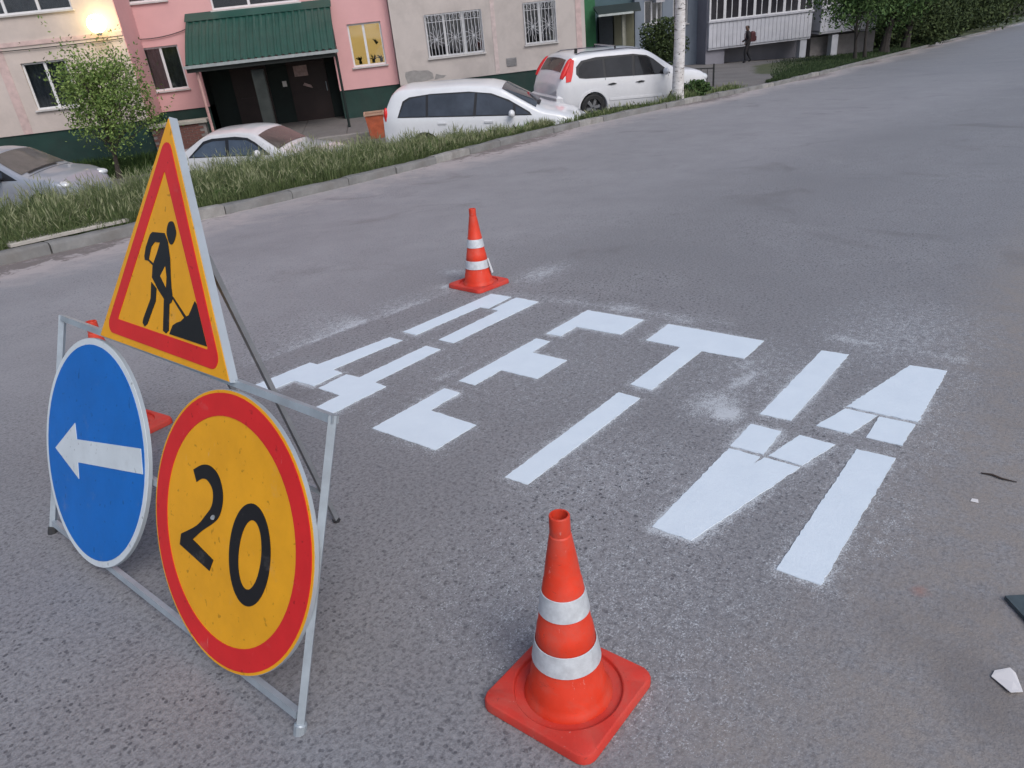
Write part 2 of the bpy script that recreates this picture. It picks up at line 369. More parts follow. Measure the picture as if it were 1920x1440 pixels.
gss = np.unique(np.concatenate([np.linspace(-80, -6, 16), np.linspace(-6, 30, 110), np.linspace(30, 70, 40), np.linspace(70, 420, 40)]))
gdv = np.unique(np.concatenate([[.16], np.linspace(.2, 4.5, 36), np.linspace(4.5, 40, 50), np.linspace(40, 400, 24)]))
a_, b_ = np.meshgrid(gss, gdv, indexing='ij'); ga, gb = a_.ravel(), b_.ravel()
gx, gy, gz = terr_sd(ga, gb)
gz = gz + .012 * np.sin(gx * 2.1 + gy) * np.sin(gy * 1.7) * (gb > .4)
i2 = np.arange(len(ga)).reshape(a_.shape)
gf = np.stack([i2[:-1, :-1], i2[:-1, 1:], i2[1:, 1:], i2[1:, :-1]], -1).reshape(-1, 4)
green = (1 - sst(2.2, 3.6, gb)) * (1 - sst(11, 14.5, ga)) * .9 + .45 * sst(11, 13, ga) * (1 - sst(.3, .9, gb)) * (1 - sst(20, 22, ga)) + sst(27, 31, ga) * (1 - sst(.24, .40, gb / np.clip(ga - 22, 3, 14))) * .9 + sst(55, 70, ga) * .7
raw('ground', np.stack([gx, gy, gz], 1), gf, ground_material(), attr=dict(green=np.clip(green, 0, 1)), smooth=True)['kind'] = 'structure'

# ================================================================== KERB
kerb = empty('kerb', mw=Matrix.Translation(rp(0, float(vk(0))))); tag(kerb, kind='structure')
m_kerb = mat('kerb_concrete', (.200, .197, .192), .9, var=.22, scale=5, bmp=.35, dirt=(.15, .138, .128), dirt_amt=.65, dirt_scale=2.6)
m_kerb2 = mat('kerb_concrete_pale', (.29, .28, .265), .9, var=.22, scale=4, bmp=.35, dirt=(.17, .15, .14), dirt_amt=.6, dirt_scale=3.3)
def kerb_piece(s0, s1, jit=True):
    sm = (s0 + s1) / 2; p = (s0, float(vk(s0))); q = (s1, float(vk(s1)))
    ang = math.atan2(q[1] - p[1], q[0] - p[0]); L = math.hypot(q[0] - p[0], q[1] - p[1])
    mw = rmat(*p, 0, ang)
    return mw, L
kinv = kerb.matrix_world.inverted()
Kme = [None, None]
s_ = -3.0; k_ = 0
kmesh = {}
while s_ < 34:
    mw, L = kerb_piece(s_, s_ + 1.0)
    key = k_ % 5
    if key not in kmesh:
        rr = random.Random(key); mb = MB(); nx = 7; prof = [(0, -.15), (0, .085), (.006, .105), (.03, .118), (.135, .12), (.15, .11), (.15, -.15)]
        vs, fs = [], []
        for i in range(nx):
            for (yy, zz) in prof:
                j1 = rr.uniform(-.006, .006) if zz > 0 else 0; vs.append((.985 * i / (nx - 1) , yy + j1, zz + (rr.uniform(-.010, .003) if zz > 0 else 0)))
        P_ = len(prof)
        for i in range(nx - 1):
            for j in range(P_ - 1): fs.append((i * P_ + j, (i + 1) * P_ + j, (i + 1) * P_ + j + 1, i * P_ + j + 1))
        fs += [tuple(range(P_)), tuple((nx - 1) * P_ + j for j in range(P_))]
        mb.add(vs, fs); kmesh[key] = mb.mesh('kerb_stone', m_kerb2 if key == 2 else m_kerb, True, rad(40))
    o = bpy.data.objects.new('kerb_stone', kmesh[key]); col.objects.link(o); o.parent = kerb
    jm = Matrix.Translation((0, random.uniform(-.008, .008), random.uniform(-.012, .008))) @ Matrix.Rotation(random.uniform(-.008, .008), 4, 'Z') @ Matrix.Diagonal((L, 1, 1, 1))
    o.matrix_parent_inverse = Matrix.Identity(4); o.matrix_basis = kinv @ mw @ jm
    s_ += 1.0; k_ += 1
mb = MB()
fs_ = [x for x in np.arange(34, 300, 2.0)]
for s0 in fs_:
    mw, L = kerb_piece(s0, s0 + 2.0); b2 = MB().cbox(0, L - .01, 0, .15, -.15, .12, .012)
    mb.add([mw @ Vector(p) for p in b2.v], b2.f)
mb.v = [tuple(kinv @ Vector(p)) for p in mb.v]
tag(mb.build('far_kerb_stones', m_kerb, kerb), kind='stuff')

# ================================================================== LETTERS
def paint_material():
    mm, t, b = newmat('road_paint'); vec = coords(t)
    c = mixc(t, ramp(t, noise(t, vec, 6, 6, .6), .3, .7), (.655, .735, .81), (.705, .785, .855))
    sp = ramp(t, noise(t, vec, 130, 4, .85), .60, .74); c = mixc(t, math_(t, 'MULTIPLY', sp, .30), c, (.40, .40, .43))
    t.links.new(c, b.inputs['Base Color']); b.inputs['Roughness'].default_value = .55
    bump(t, b, math_(t, 'ADD', noise(t, vec, 45, 5, .75), math_(t, 'MULTIPLY', noise(t, vec, 140, 3, .7), .4)), .45, .004); return mm
m_paint = paint_material()
LL = {'d': 'white painted letter Д, first of the word on the road', 'e': 'white painted letter Е, between the letters Д and Т', 't': 'white painted letter Т, third of the word on the road', 'i': 'white painted letter И, last and rightmost of the word'}
for k, polys in LT.items():
    allp = [p for poly in polys for p in poly]; cs = sum(p[0] for p in allp) / len(allp); cv = sum(p[1] for p in allp) / len(allp)
    e = empty('painted_letter', mw=rmat(cs, cv)); tag(e, LL[k], 'road marking', 'letters painted on the road')
    for poly in polys:
        # edges slightly ragged like sprayed stencil paint
        pts = []
        for i in range(len(poly)):
            a = poly[i]; q = poly[(i + 1) % len(poly)]; L = math.hypot(q[0] - a[0], q[1] - a[1]); n_ = max(1, int(L / .02))
            for j in range(n_):
                tt = j / n_; pts.append((a[0] + (q[0] - a[0]) * tt - cs + (random.gauss(0, .0016) if j else 0), a[1] + (q[1] - a[1]) * tt - cv + (random.gauss(0, .0016) if j else 0)))
        MB().prism(pts, lambda a, q, d: (a, q, d), .0006, .004).build('painted_stroke', m_paint, e)

# ================================================================== CONES
def cone_red(name, c, rough):
    mm, t, b = newmat(name); vec = coords(t)
    cc = mixc(t, ramp(t, noise(t, vec, 9, 5, .6), .3, .7), tuple(x * .88 for x in c), tuple(min(1, x * 1.1) for x in c))
    cc = mixc(t, math_(t, 'MULTIPLY', ramp(t, noise(t, vec, 7, 6, .72, .4), .46, .70), .45), cc, (.40, .13, .10))
    cc = mixc(t, math_(t, 'MULTIPLY', ramp(t, noise(t, coords(t, (30, 30, 90)), 1.0, 5, .75, 1.0), .63, .70), .55), cc, (.13, .035, .03))
    cc = mixc(t, math_(t, 'MULTIPLY', ramp(t, noise(t, coords(t, (70, 70, 22)), 1.0, 4, .75, .6), .66, .72), .45), cc, (.62, .40, .36))
    t.links.new(cc, b.inputs['Base Color']); b.inputs['Roughness'].default_value = rough; b.inputs['Specular IOR Level'].default_value = .35
    bump(t, b, noise(t, vec, 30, 4, .6), .08, .006); return mm
m_cone = cone_red('cone_orange', (.68, .044, .016), .5); m_cbase = cone_red('cone_base_orange', (.60, .045, .030), .62)
m_band = mat('reflective_band', (.60, .63, .66), .35, .15, var=.15, scale=40, dirt=(.42, .42, .44), dirt_amt=.5, dirt_scale=26)
def rsq(h, r, n=6):
    pts = []
    for k, (cx, cy) in enumerate([(h - r, h - r), (-h + r, h - r), (-h + r, -h + r), (h - r, -h + r)]):
        for i in range(n + 1):
            a = math.pi / 2 * (k + i / n); pts.append((cx + r * math.cos(a), cy + r * math.sin(a)))
    return pts
def make_cone(label, s, v, yaw, H=.560, lean=0):
    e = empty('traffic_cone', mw=rmat(s, v, 0, yaw)); tag(e, label, 'traffic cone', 'orange traffic cones around the fresh lettering')
    n = 96; hq, rq = .167, .036; mb = MB()
    def sq_r(a, k=1.0):
        h_ = hq * k; c, q = abs(math.cos(a)), abs(math.sin(a)); e_ = h_ - rq
        if c * 1.0 >= q and h_ / c * q <= e_: return h_ / c
        if q > c and h_ / q * c <= e_: return h_ / q
        b_ = e_ * (c + q); return b_ + math.sqrt(max(0, b_ * b_ - 2 * e_ * e_ + rq * rq))
    ang = [2 * math.pi * (i + .5) / n for i in range(n)]
    sqr = lambda k: [(sq_r(a, k) * math.cos(a), sq_r(a, k) * math.sin(a)) for a in ang]
    circ = lambda r: [(r * math.cos(a), r * math.sin(a)) for a in ang]
    lv = [(sqr(1.0), .002), (sqr(1.0), .020), (sqr(.985), .027), (sqr(.965), .0295), (circ(.1455), .031), (circ(.1425), .029), (circ(.1400), .019), (circ(.112), .018), (circ(.100), .018)]
    vs = [(x, y, z) for ring, z in lv for x, y in ring]
    fs = [(i * n + k, i * n + (k + 1) % n, (i + 1) * n + (k + 1) % n, (i + 1) * n + k) for i in range(len(lv) - 1) for k in range(n)]
    fs.append(tuple(range(n - 1, -1, -1)))
    mb.add(vs, fs); mb.build('base', m_cbase, e, True, rad(30))
    r0, r1 = .1045, .0262; rz = lambda z: r0 + (r1 - r0) * (z - .03) / (H - .05 - .03)
    prof = [(.116, .0175), (.1145, .024), (.108, .032), (rz(.045), .046)]
    zb = [(.138, .195), (.289, .346)]
    prof += [(rz(.098), .098), (rz(.101) - .0016, .101), (rz(.205) - .0010, .205), (rz(.207), .207), (rz(.24), .24), (rz(.243) - .0014, .243), (rz(.375), .375), (rz(.378) - .0014, .378), (rz(.43), .43), (rz(H - .055), H - .055), (rz(H - .054) - .0025, H - .052), (.0255, H - .045), (.0250, H - .002), (.0238, H), (.0205, H), (.0195, H - .03), (.024, H - .09)]
    MB().lathe(prof, 40).build('cone_body', m_cone, e, True, rad(30))
    for z0, z1 in zb:
        MB().lathe([(rz(z0) + .0004, z0 - .001), (rz(z0) + .0022, z0), (rz(z1) + .0022, z1), (rz(z1) + .0004, z1 + .001)], 40).build('reflective_band', m_band, e, True, rad(30))
    return e, rz
make_cone('large orange traffic cone in the foreground below the letter Т', 1.185, .862, 0.0)
c2, rz2 = make_cone('orange traffic cone standing behind the letter Д with a peeled tape tag', 4.0, 3.53, rad(-4))
make_cone('orange traffic cone half hidden behind the blue arrow sign', 1.34, 3.56, rad(6))
# peeled strip of tape on the far cone
vs = []; 
for i, z in enumerate([.20, .165, .13, .095]):
    for a in (-.62, -.98): r = rz2(z) + .006 + .004 * i; vs.append((r * math.cos(a - .25), r * math.sin(a - .25), z))
for i in range(8): x, y, z = vs[i]; q = 1 + .0025 / math.hypot(x, y); vs.append((x * q, y * q, z))
fs = [(0, 1, 3, 2), (2, 3, 5, 4), (4, 5, 7, 6), (8, 9, 11, 10), (10, 11, 13, 12), (12, 13, 15, 14), (0, 1, 9, 8), (6, 7, 15, 14), (0, 2, 10, 8), (2, 4, 12, 10), (4, 6, 14, 12), (1, 3, 11, 9), (3, 5, 13, 11), (5, 7, 15, 13)]
MB().add(vs, fs).build('tape_tag', mat('tape_white', (.72, .73, .74), .5, scale=20), c2)

# ================================================================== SIGN STAND
TH = math.atan2(.2725, .79); s0_, v0_ = .706, 2.144
YAWS = .0265; ex = -math.cos(YAWS) * V - math.sin(YAWS) * S; sp_dir = math.cos(YAWS) * S - math.sin(YAWS) * V; eu = math.sin(TH) * sp_dir + math.cos(TH) * N; ef = np.cross(ex, eu)   # ef: towards the front (-s)
if ef @ S > 0: ef = -ef
po = rp(s0_, v0_)
SM = Matrix(((ex[0], -ef[0], eu[0], po[0]), (ex[1], -ef[1], eu[1], po[1]), (ex[2], -ef[2], eu[2], po[2]), (0, 0, 0, 1)))
stand = empty('portable_sign_stand', mw=SM)
tag(stand, 'grey folding metal stand carrying road works, speed limit and arrow signs', 'road sign')
m_tube = mat('painted_tube', (.40, .45, .49), .42, .35, var=.14, scale=10, dirt=(.24, .25, .27), dirt_amt=.45, dirt_scale=7, bmp=.04)
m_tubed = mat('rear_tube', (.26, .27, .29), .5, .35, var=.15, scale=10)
def tb(name, pts, r=.0096, sq=True, mt=None): return MB().tube(pts, r, 8, sq).build(name, mt or m_tube, stand)
yf = .0125     # local y: + is backwards, faces at y<0 look at the camera
HW = .781
ground_y = lambda x: 0
tb('post', [(-HW, yf, .006), (-HW, yf, .840)]); tb('post', [(HW, yf, .006), (HW, yf, .840)])
tb('cross_bar', [(-HW - .0096, yf + .0005, .8305), (HW + .0096, yf + .0005, .8305)], .0099)
tb('cross_bar', [(-HW + .012, yf, .047), (HW - .012, yf, .047)])
tb('cross_bar', [(-HW + .012, yf, .43), (HW - .012, yf, .43)], .009)
APX = (-.012, 1.530)
APX = APX
rub = mat('rubber', (.03, .03, .033), .8)
for x in (-HW, HW): MB().lathe([(0.001, -.004), (.017, -.004), (.017, .026), (.0135, .030), (.001, .030)], 10, (x, yf, 0)).build('foot_cap', rub if x < 0 else m_tube, stand, True)
# rear legs in road coordinates -> stand coordinates
Si = SM.inverted()
def rl(s, v, h): return tuple(Si @ Vector(rp(s, v, h)))
for sg_ in (1, -1):
    tb('rear_leg', [rl(1.10, v0_ - sg_ * .155, 1.08), rl(1.384, v0_ - sg_ * .114, .004)], .0082, True, m_tubed)
    p = rl(1.380, v0_ - sg_ * .1145, .012)
    MB().tube([p, rl(1.384, v0_ - sg_ * .114, .001)], .0145, 8).build('foot_cap', rub, stand)
tb('rear_cross_bar', [rl(1.345, v0_ - .127, .15), rl(1.345, v0_ + .127, .15)], .009)
# sign plates
def signmat(name, c, rough=.42, sc=(.62, .60, .58)):
    mm, t, b = newmat(name); vec = coords(t)
    cc = mixc(t, ramp(t, noise(t, vec, 5, 6, .65), .3, .72), tuple(x * .88 for x in c), tuple(min(1, x * 1.08) for x in c))
    vs_ = coords(t, (60, 60, 9)); scr = ramp(t, noise(t, vs_, 1.2, 6, .75, .8), .64, .71)
    ptch = ramp(t, noise(t, vec, 4.0, 4, .6), .55, .68)
    cc = mixc(t, math_(t, 'MULTIPLY', math_(t, 'MULTIPLY', scr, ptch), .8), cc, sc)
    sm_ = ramp(t, noise(t, vec, 9, 7, .75), .60, .78); cc = mixc(t, math_(t, 'MULTIPLY', sm_, .26), cc, (.34, .32, .30))
    dots = ramp(t, noise(t, vec, 48, 2, .5), .675, .74); cc = mixc(t, math_(t, 'MULTIPLY', dots, .55), cc, tuple(x * .35 for x in c))
    t.links.new(cc, b.inputs['Base Color']); b.inputs['Roughness'].default_value = rough; b.inputs['Specular IOR Level'].default_value = .22
    bump(t, b, noise(t, vec, 7, 3, .5), .05, .02); return mm
s_yel = signmat('sign_amber', (.80, .365, .014)); s_red = signmat('sign_red', (.66, .022, .024)); s_blue = signmat('sign_blue', (.004, .140, .50), sc=(.25, .38, .62)); s_wht = signmat('sign_white', (.62, .67, .70), sc=(.4, .42, .45)); s_blk = signmat('sign_black', (.012, .012, .014), sc=(.25, .22, .18))
s_back = mat('sign_back', (.44, .48, .51), .4, .3, var=.1)
F = lambda a, b, d: (a, -d, b)            # plane of the stand, d = distance in front
def circ_pts(cx, cy, r, n=72): return [(cx + r * math.cos(2 * math.pi * i / n), cy + r * math.sin(2 * math.pi * i / n)) for i in range(n)]
def smooth_closed(pts, k=5):
    n = len(pts); out = []
    for i in range(n):
        p0, p1, p2, p3 = pts[i - 1], pts[i], pts[(i + 1) % n], pts[(i + 2) % n]
        for j in range(k):
            t = j / k; out.append(tuple(.5 * ((2 * p1[a]) + (-p0[a] + p2[a]) * t + (2 * p0[a] - 5 * p1[a] + 4 * p2[a] - p3[a]) * t * t + (-p0[a] + 3 * p1[a] - 3 * p2[a] + p3[a]) * t ** 3) for a in (0, 1)))
    return out
def disc_plate(name, cx, cy, r, face):
    mb = MB(); n = 72
    o = MB().prism(circ_pts(cx, cy, r), F, .008, .014).build(name, face, stand, True, rad(40))
    bk = MB().ring(circ_pts(cx, cy, r + .0015), circ_pts(cx, cy, r - .006), F, .0005, .0125).build('rim_flange', s_back, o, True, rad(40))
    return o
# blue arrow disc
bx, by, br = -.4195, .4215, .390
d1 = disc_plate('direction_sign', bx, by, br, s_wht)
tag(d1, label='round blue sign plate with a white arrow pointing left')
MB().prism(circ_pts(bx, by, br - .021), F, .0135, .0155).build('blue_field', s_blue, d1)
arrow = [(-0.7163, 0.3608), (-0.5628, 0.4913), (-0.5414, 0.4378), (-0.0823, 0.5274), (-0.0585, 0.4511), (-0.5237, 0.3591), (-0.5086, 0.3031)]
MB().prism(arrow, F, .015, .017).build('arrow', s_wht, d1)
# 20 disc
rx, ry, rr_ = .4150, .4255, .389
d2 = disc_plate('speed_limit_sign', rx, ry, rr_, s_yel)
tag(d2, label='round amber speed limit sign plate reading 20 with a red ring')
MB().ring(circ_pts(rx, ry, rr_ - .008), circ_pts(rx, ry, rr_ - .071), F, .0135, .0157).build('red_ring', s_red, d2)
two = [(0.2288, 0.5494), (0.2717, 0.5751), (0.3129, 0.5837), (0.3562, 0.5708), (0.3847, 0.5333), (0.3886, 0.4885), (0.3678, 0.4429), (0.2982, 0.3877), (0.2528, 0.3461), (0.3668, 0.3246), (0.3525, 0.2872), (0.1853, 0.3074), (0.1884, 0.3417), (0.2683, 0.3936), (0.3122, 0.4402), (0.336, 0.4715), (0.3416, 0.5006), (0.3325, 0.5251), (0.3051, 0.5402), (0.2772, 0.5358), (0.2508, 0.5185)]
def part_smooth(pts, sharp, k=5):
    n = len(pts); out = []
    for i in range(n):
        p0, p1, p2, p3 = pts[i - 1], pts[i], pts[(i + 1) % n], pts[(i + 2) % n]
        if i in sharp: p0 = p1
        if (i + 1) % n in sharp: p3 = p2
        for j in range(k):
            t = j / k; out.append(tuple(.5 * ((2 * p1[a]) + (-p0[a] + p2[a]) * t + (2 * p0[a] - 5 * p1[a] + 4 * p2[a] - p3[a]) * t * t + (-p0[a] + 3 * p1[a] - 3 * p2[a] + p3[a]) * t ** 3) for a in (0, 1)))
    return out
MB().prism(part_smooth(two, {0, 8, 9, 10, 11, 12, 20}), F, .0135, .0158).build('digit', s_blk, d2)
def ell(cx, cy, a, b, ang, n=48):
    c, s = math.cos(ang), math.sin(ang); return [(cx + a * math.cos(t) * c - b * math.sin(t) * s, cy + a * math.cos(t) * s + b * math.sin(t) * c) for t in (2 * math.pi * i / n for i in range(n))]
MB().ring(ell(0.5340, 0.4004, 0.0935, 0.1432, rad(-4)), ell(0.5366, 0.4016, 0.0512, 0.0986, rad(-5)), F, .0135, .0158).build('digit', s_blk, d2)
# triangle
tri = [(-.408, .830), (.370, .836), (-.050, 1.522)]
d3 = MB().prism(tri, F, .001, .014).build('road_works_sign', s_yel, stand)
tag(d3, label='triangular amber sign plate with a black digging figure')
def tri_out(k): c = Vector((-.03, 1.062)); return [tuple(c + (Vector(p) - c) * k) for p in tri]
MB().ring(tri_out(1.012), tri_out(.975), F, -.013, .0118).build('rim_flange', s_back, d3)
def round_tri(pts, r, n=6):
    out = []
    for i in range(3):
        p = Vector(pts[i]); a = (Vector(pts[i - 1]) - p).normalized(); b = (Vector(pts[(i + 1) % 3]) - p).normalized()
        half = a.angle(b) / 2; c = p + (a + b).normalized() * (r / math.sin(half)); st = p + a * (r / math.tan(half)); en = p + b * (r / math.tan(half))
        a0 = math.atan2(st.y - c.y, st.x - c.x); a1 = math.atan2(en.y - c.y, en.x - c.x); dA = (a1 - a0 + math.pi) % (2 * math.pi) - math.pi
        for j in range(n + 1): t = a0 + dA * j / n; out.append((c.x + r * math.cos(t), c.y + r * math.sin(t)))
    return out
MB().ring(round_tri([(-.366, .853), (.334, .853), (-.049, 1.488)], .030), round_tri([(-.288, .903), (.258, .902), (-.049, 1.376)], .004), F, .0135, .0156).build('red_border', s_red, d3)
body = [(-0.0981, 1.1945), (-0.0261, 1.1975), (-0.0043, 1.1755), (0.0162, 1.1274), (0.0273, 1.0744), (0.0352, 1.0443), (0.0467, 1.0166), (0.0409, 1.0021), (0.03, 0.9967), (0.0366, 0.9188), (0.0222, 0.9084), (0.004, 0.9134), (-0.0031, 1.0077), (-0.0422, 1.0302), (-0.083, 1.0609), (-0.0836, 1.0968), (-0.0606, 1.1389), (-0.0483, 1.1675), (-0.0805, 1.1665), (-0.099, 1.1509), (-0.1076, 1.1221), (-0.1116, 1.1077), (-0.1333, 1.1074), (-0.1382, 1.1189), (-0.1319, 1.1477), (-0.1118, 1.1854)]
pic = MB(); pic.prism(body, F, .0135, .0156)
pic.prism(smooth_closed([(0.0095, 1.2342), (0.0239, 1.2296), (0.0401, 1.2063), (0.0356, 1.183), (0.02, 1.1682), (0.0018, 1.1761), (-0.0133, 1.2017), (-0.0066, 1.2273)]), F, .0135, .0156)
pic.prism([(-0.0853, 1.0466), (-0.052, 1.0309), (-0.0519, 0.9929), (-0.0935, 0.9176), (-0.1091, 0.9077), (-0.1231, 0.917), (-0.1205, 0.9298), (-0.0829, 0.9966)], F, .0135, .0156)
pic.prism([(-0.1184, 1.109), (-0.1088, 1.112), (-0.0777, 1.1015), (-0.0854, 1.0974)], F, .0135, .0152)
pic.build('figure', s_blk, d3)
MB().prism([(0.0404, 1.0177), (0.0477, 1.0207), (0.1283, 0.9745), (0.1177, 0.9702)], F, .0135, .0153).build('shovel', s_blk, d3)
MB().prism([(-0.0077, 1.1014), (-0.0315, 1.0712), (0.0042, 1.0422), (0.0042, 1.0716)], F, .015, .0164).build('figure_gap', s_yel, d3)
MB().prism([(0.0417, 0.9098), (0.0574, 0.938), (0.079, 0.9493), (0.1008, 0.9567), (0.1212, 0.9715), (0.1422, 0.9805), (0.1542, 0.9994), (0.1689, 1.0242), (0.1791, 1.0182), (0.2489, 0.9101)], F, .0135, .0156).build('heap', s_blk, d3)
for x, z in ((.30, .42), (.50, .62), (-.39, .45), (-.36, .47)):
    pass
MB().tube([(.352, -.0155, .448), (.356, -.022, .446)], .006, 8).build('bolt', m_tube, stand)

# ================================================================== APARTMENT BUILDING
YF, YL, YR = 27.9, 26.2, 27.55       # pink middle wall, protruding left wall, right wall
PB = -1.24                            # top of the green plinth
m_beige = mat('beige_render', (.58, .50, .46), .92, var=.07, scale=1.3, bmp=.15, dirt=(.36, .31, .29), dirt_amt=.45, dirt_scale=.55)
m_beige2 = mat('grey_beige_render', (.53, .475, .445), .92, var=.08, scale=1.1, bmp=.15, dirt=(.31, .275, .26), dirt_amt=.5, dirt_scale=.6)
m_pink = mat('pink_render', (.70, .39, .39), .9, var=.05, scale=.9, bmp=.10, dirt=(.58, .32, .32), dirt_amt=.4, dirt_scale=.5)
m_plinth = mat('green_plinth', (.010, .040, .032), .7, var=.25, scale=2, dirt=(.03, .045, .04), dirt_amt=.5, dirt_scale=1.2)
m_white = mat('white_plastic', (.68, .68, .69), .45, var=.06, scale=8)
m_whited = mat('white_painted_wood', (.58, .58, .60), .6, var=.12, scale=8)
m_glass = glassmat('window_glass', (.62, .66, .68), 1.3)
m_room = mat('room_dark', (.06, .055, .055), .9, var=.3, scale=1.5)
m_tulle = mat('tulle', (.50, .49, .49), .9, var=.2, scale=5)
m_drape = mat('drape', (.20, .14, .10), .9, var=.2, scale=5)
m_sill = mat('metal_sill', (.55, .53, .52), .5, .1, var=.1)
bld = empty('apartment_building', (-2, YF, -2.2)); tag(bld, 'long pink and beige panel apartment building with green plinth and entrance canopy', 'building')
BX, BY, BZ = -2, YF, -2.2
class B2(MB):
    """mesh in world coordinates, stored relative to an owner's location"""
    def __init__(self, o): super().__init__(); self.o = o
    def build(self, name, mt, parent=None, smooth=False, auto=rad(35)):
        self.v = [(x - self.o[0], y - self.o[1], z - self.o[2]) for x, y, z in self.v]
        return super().build(name, mt, parent, smooth, auto)
def wall(owner, par, name, mt, Y, x0, x1, z0, z1, openings, depth=.14, thick=.3):
    xs = sorted({x0, x1, *[q for o in openings for q in o[:2]]}); zs = sorted({z0, z1, *[q for o in openings for q in o[2:4]]})
    mb = B2(owner)
    inside = lambda x, z: any(o[0] < x < o[1] and o[2] < z < o[3] for o in openings)
    for i in range(len(xs) - 1):
        for j in range(len(zs) - 1):
            if not inside((xs[i] + xs[i + 1]) / 2, (zs[j] + zs[j + 1]) / 2):
                mb.add([(xs[i], Y, zs[j]), (xs[i + 1], Y, zs[j]), (xs[i + 1], Y, zs[j + 1]), (xs[i], Y, zs[j + 1])], [(0, 1, 2, 3)])
    for a, b, c, d in [o[:4] for o in openings]:
        mb.add([(a, Y, c), (b, Y, c), (b, Y, d), (a, Y, d), (a, Y + depth, c), (b, Y + depth, c), (b, Y + depth, d), (a, Y + depth, d)], ([(0, 1, 5, 4)] if c > z0 + .01 else []) + [(1, 2, 6, 5), (2, 3, 7, 6), (3, 0, 4, 7)])
    e = .001
    mb.add([(x0, Y, z0), (x1, Y, z0), (x1, Y, z1), (x0, Y, z1), (x0, Y + 2.5, z0), (x1, Y + 2.5, z0), (x1, Y + 2.5, z1), (x0, Y + 2.5, z1)], [(0, 4, 7, 3), (1, 2, 6, 5), (3, 7, 6, 2)])
    return mb.build(name, mt, par)
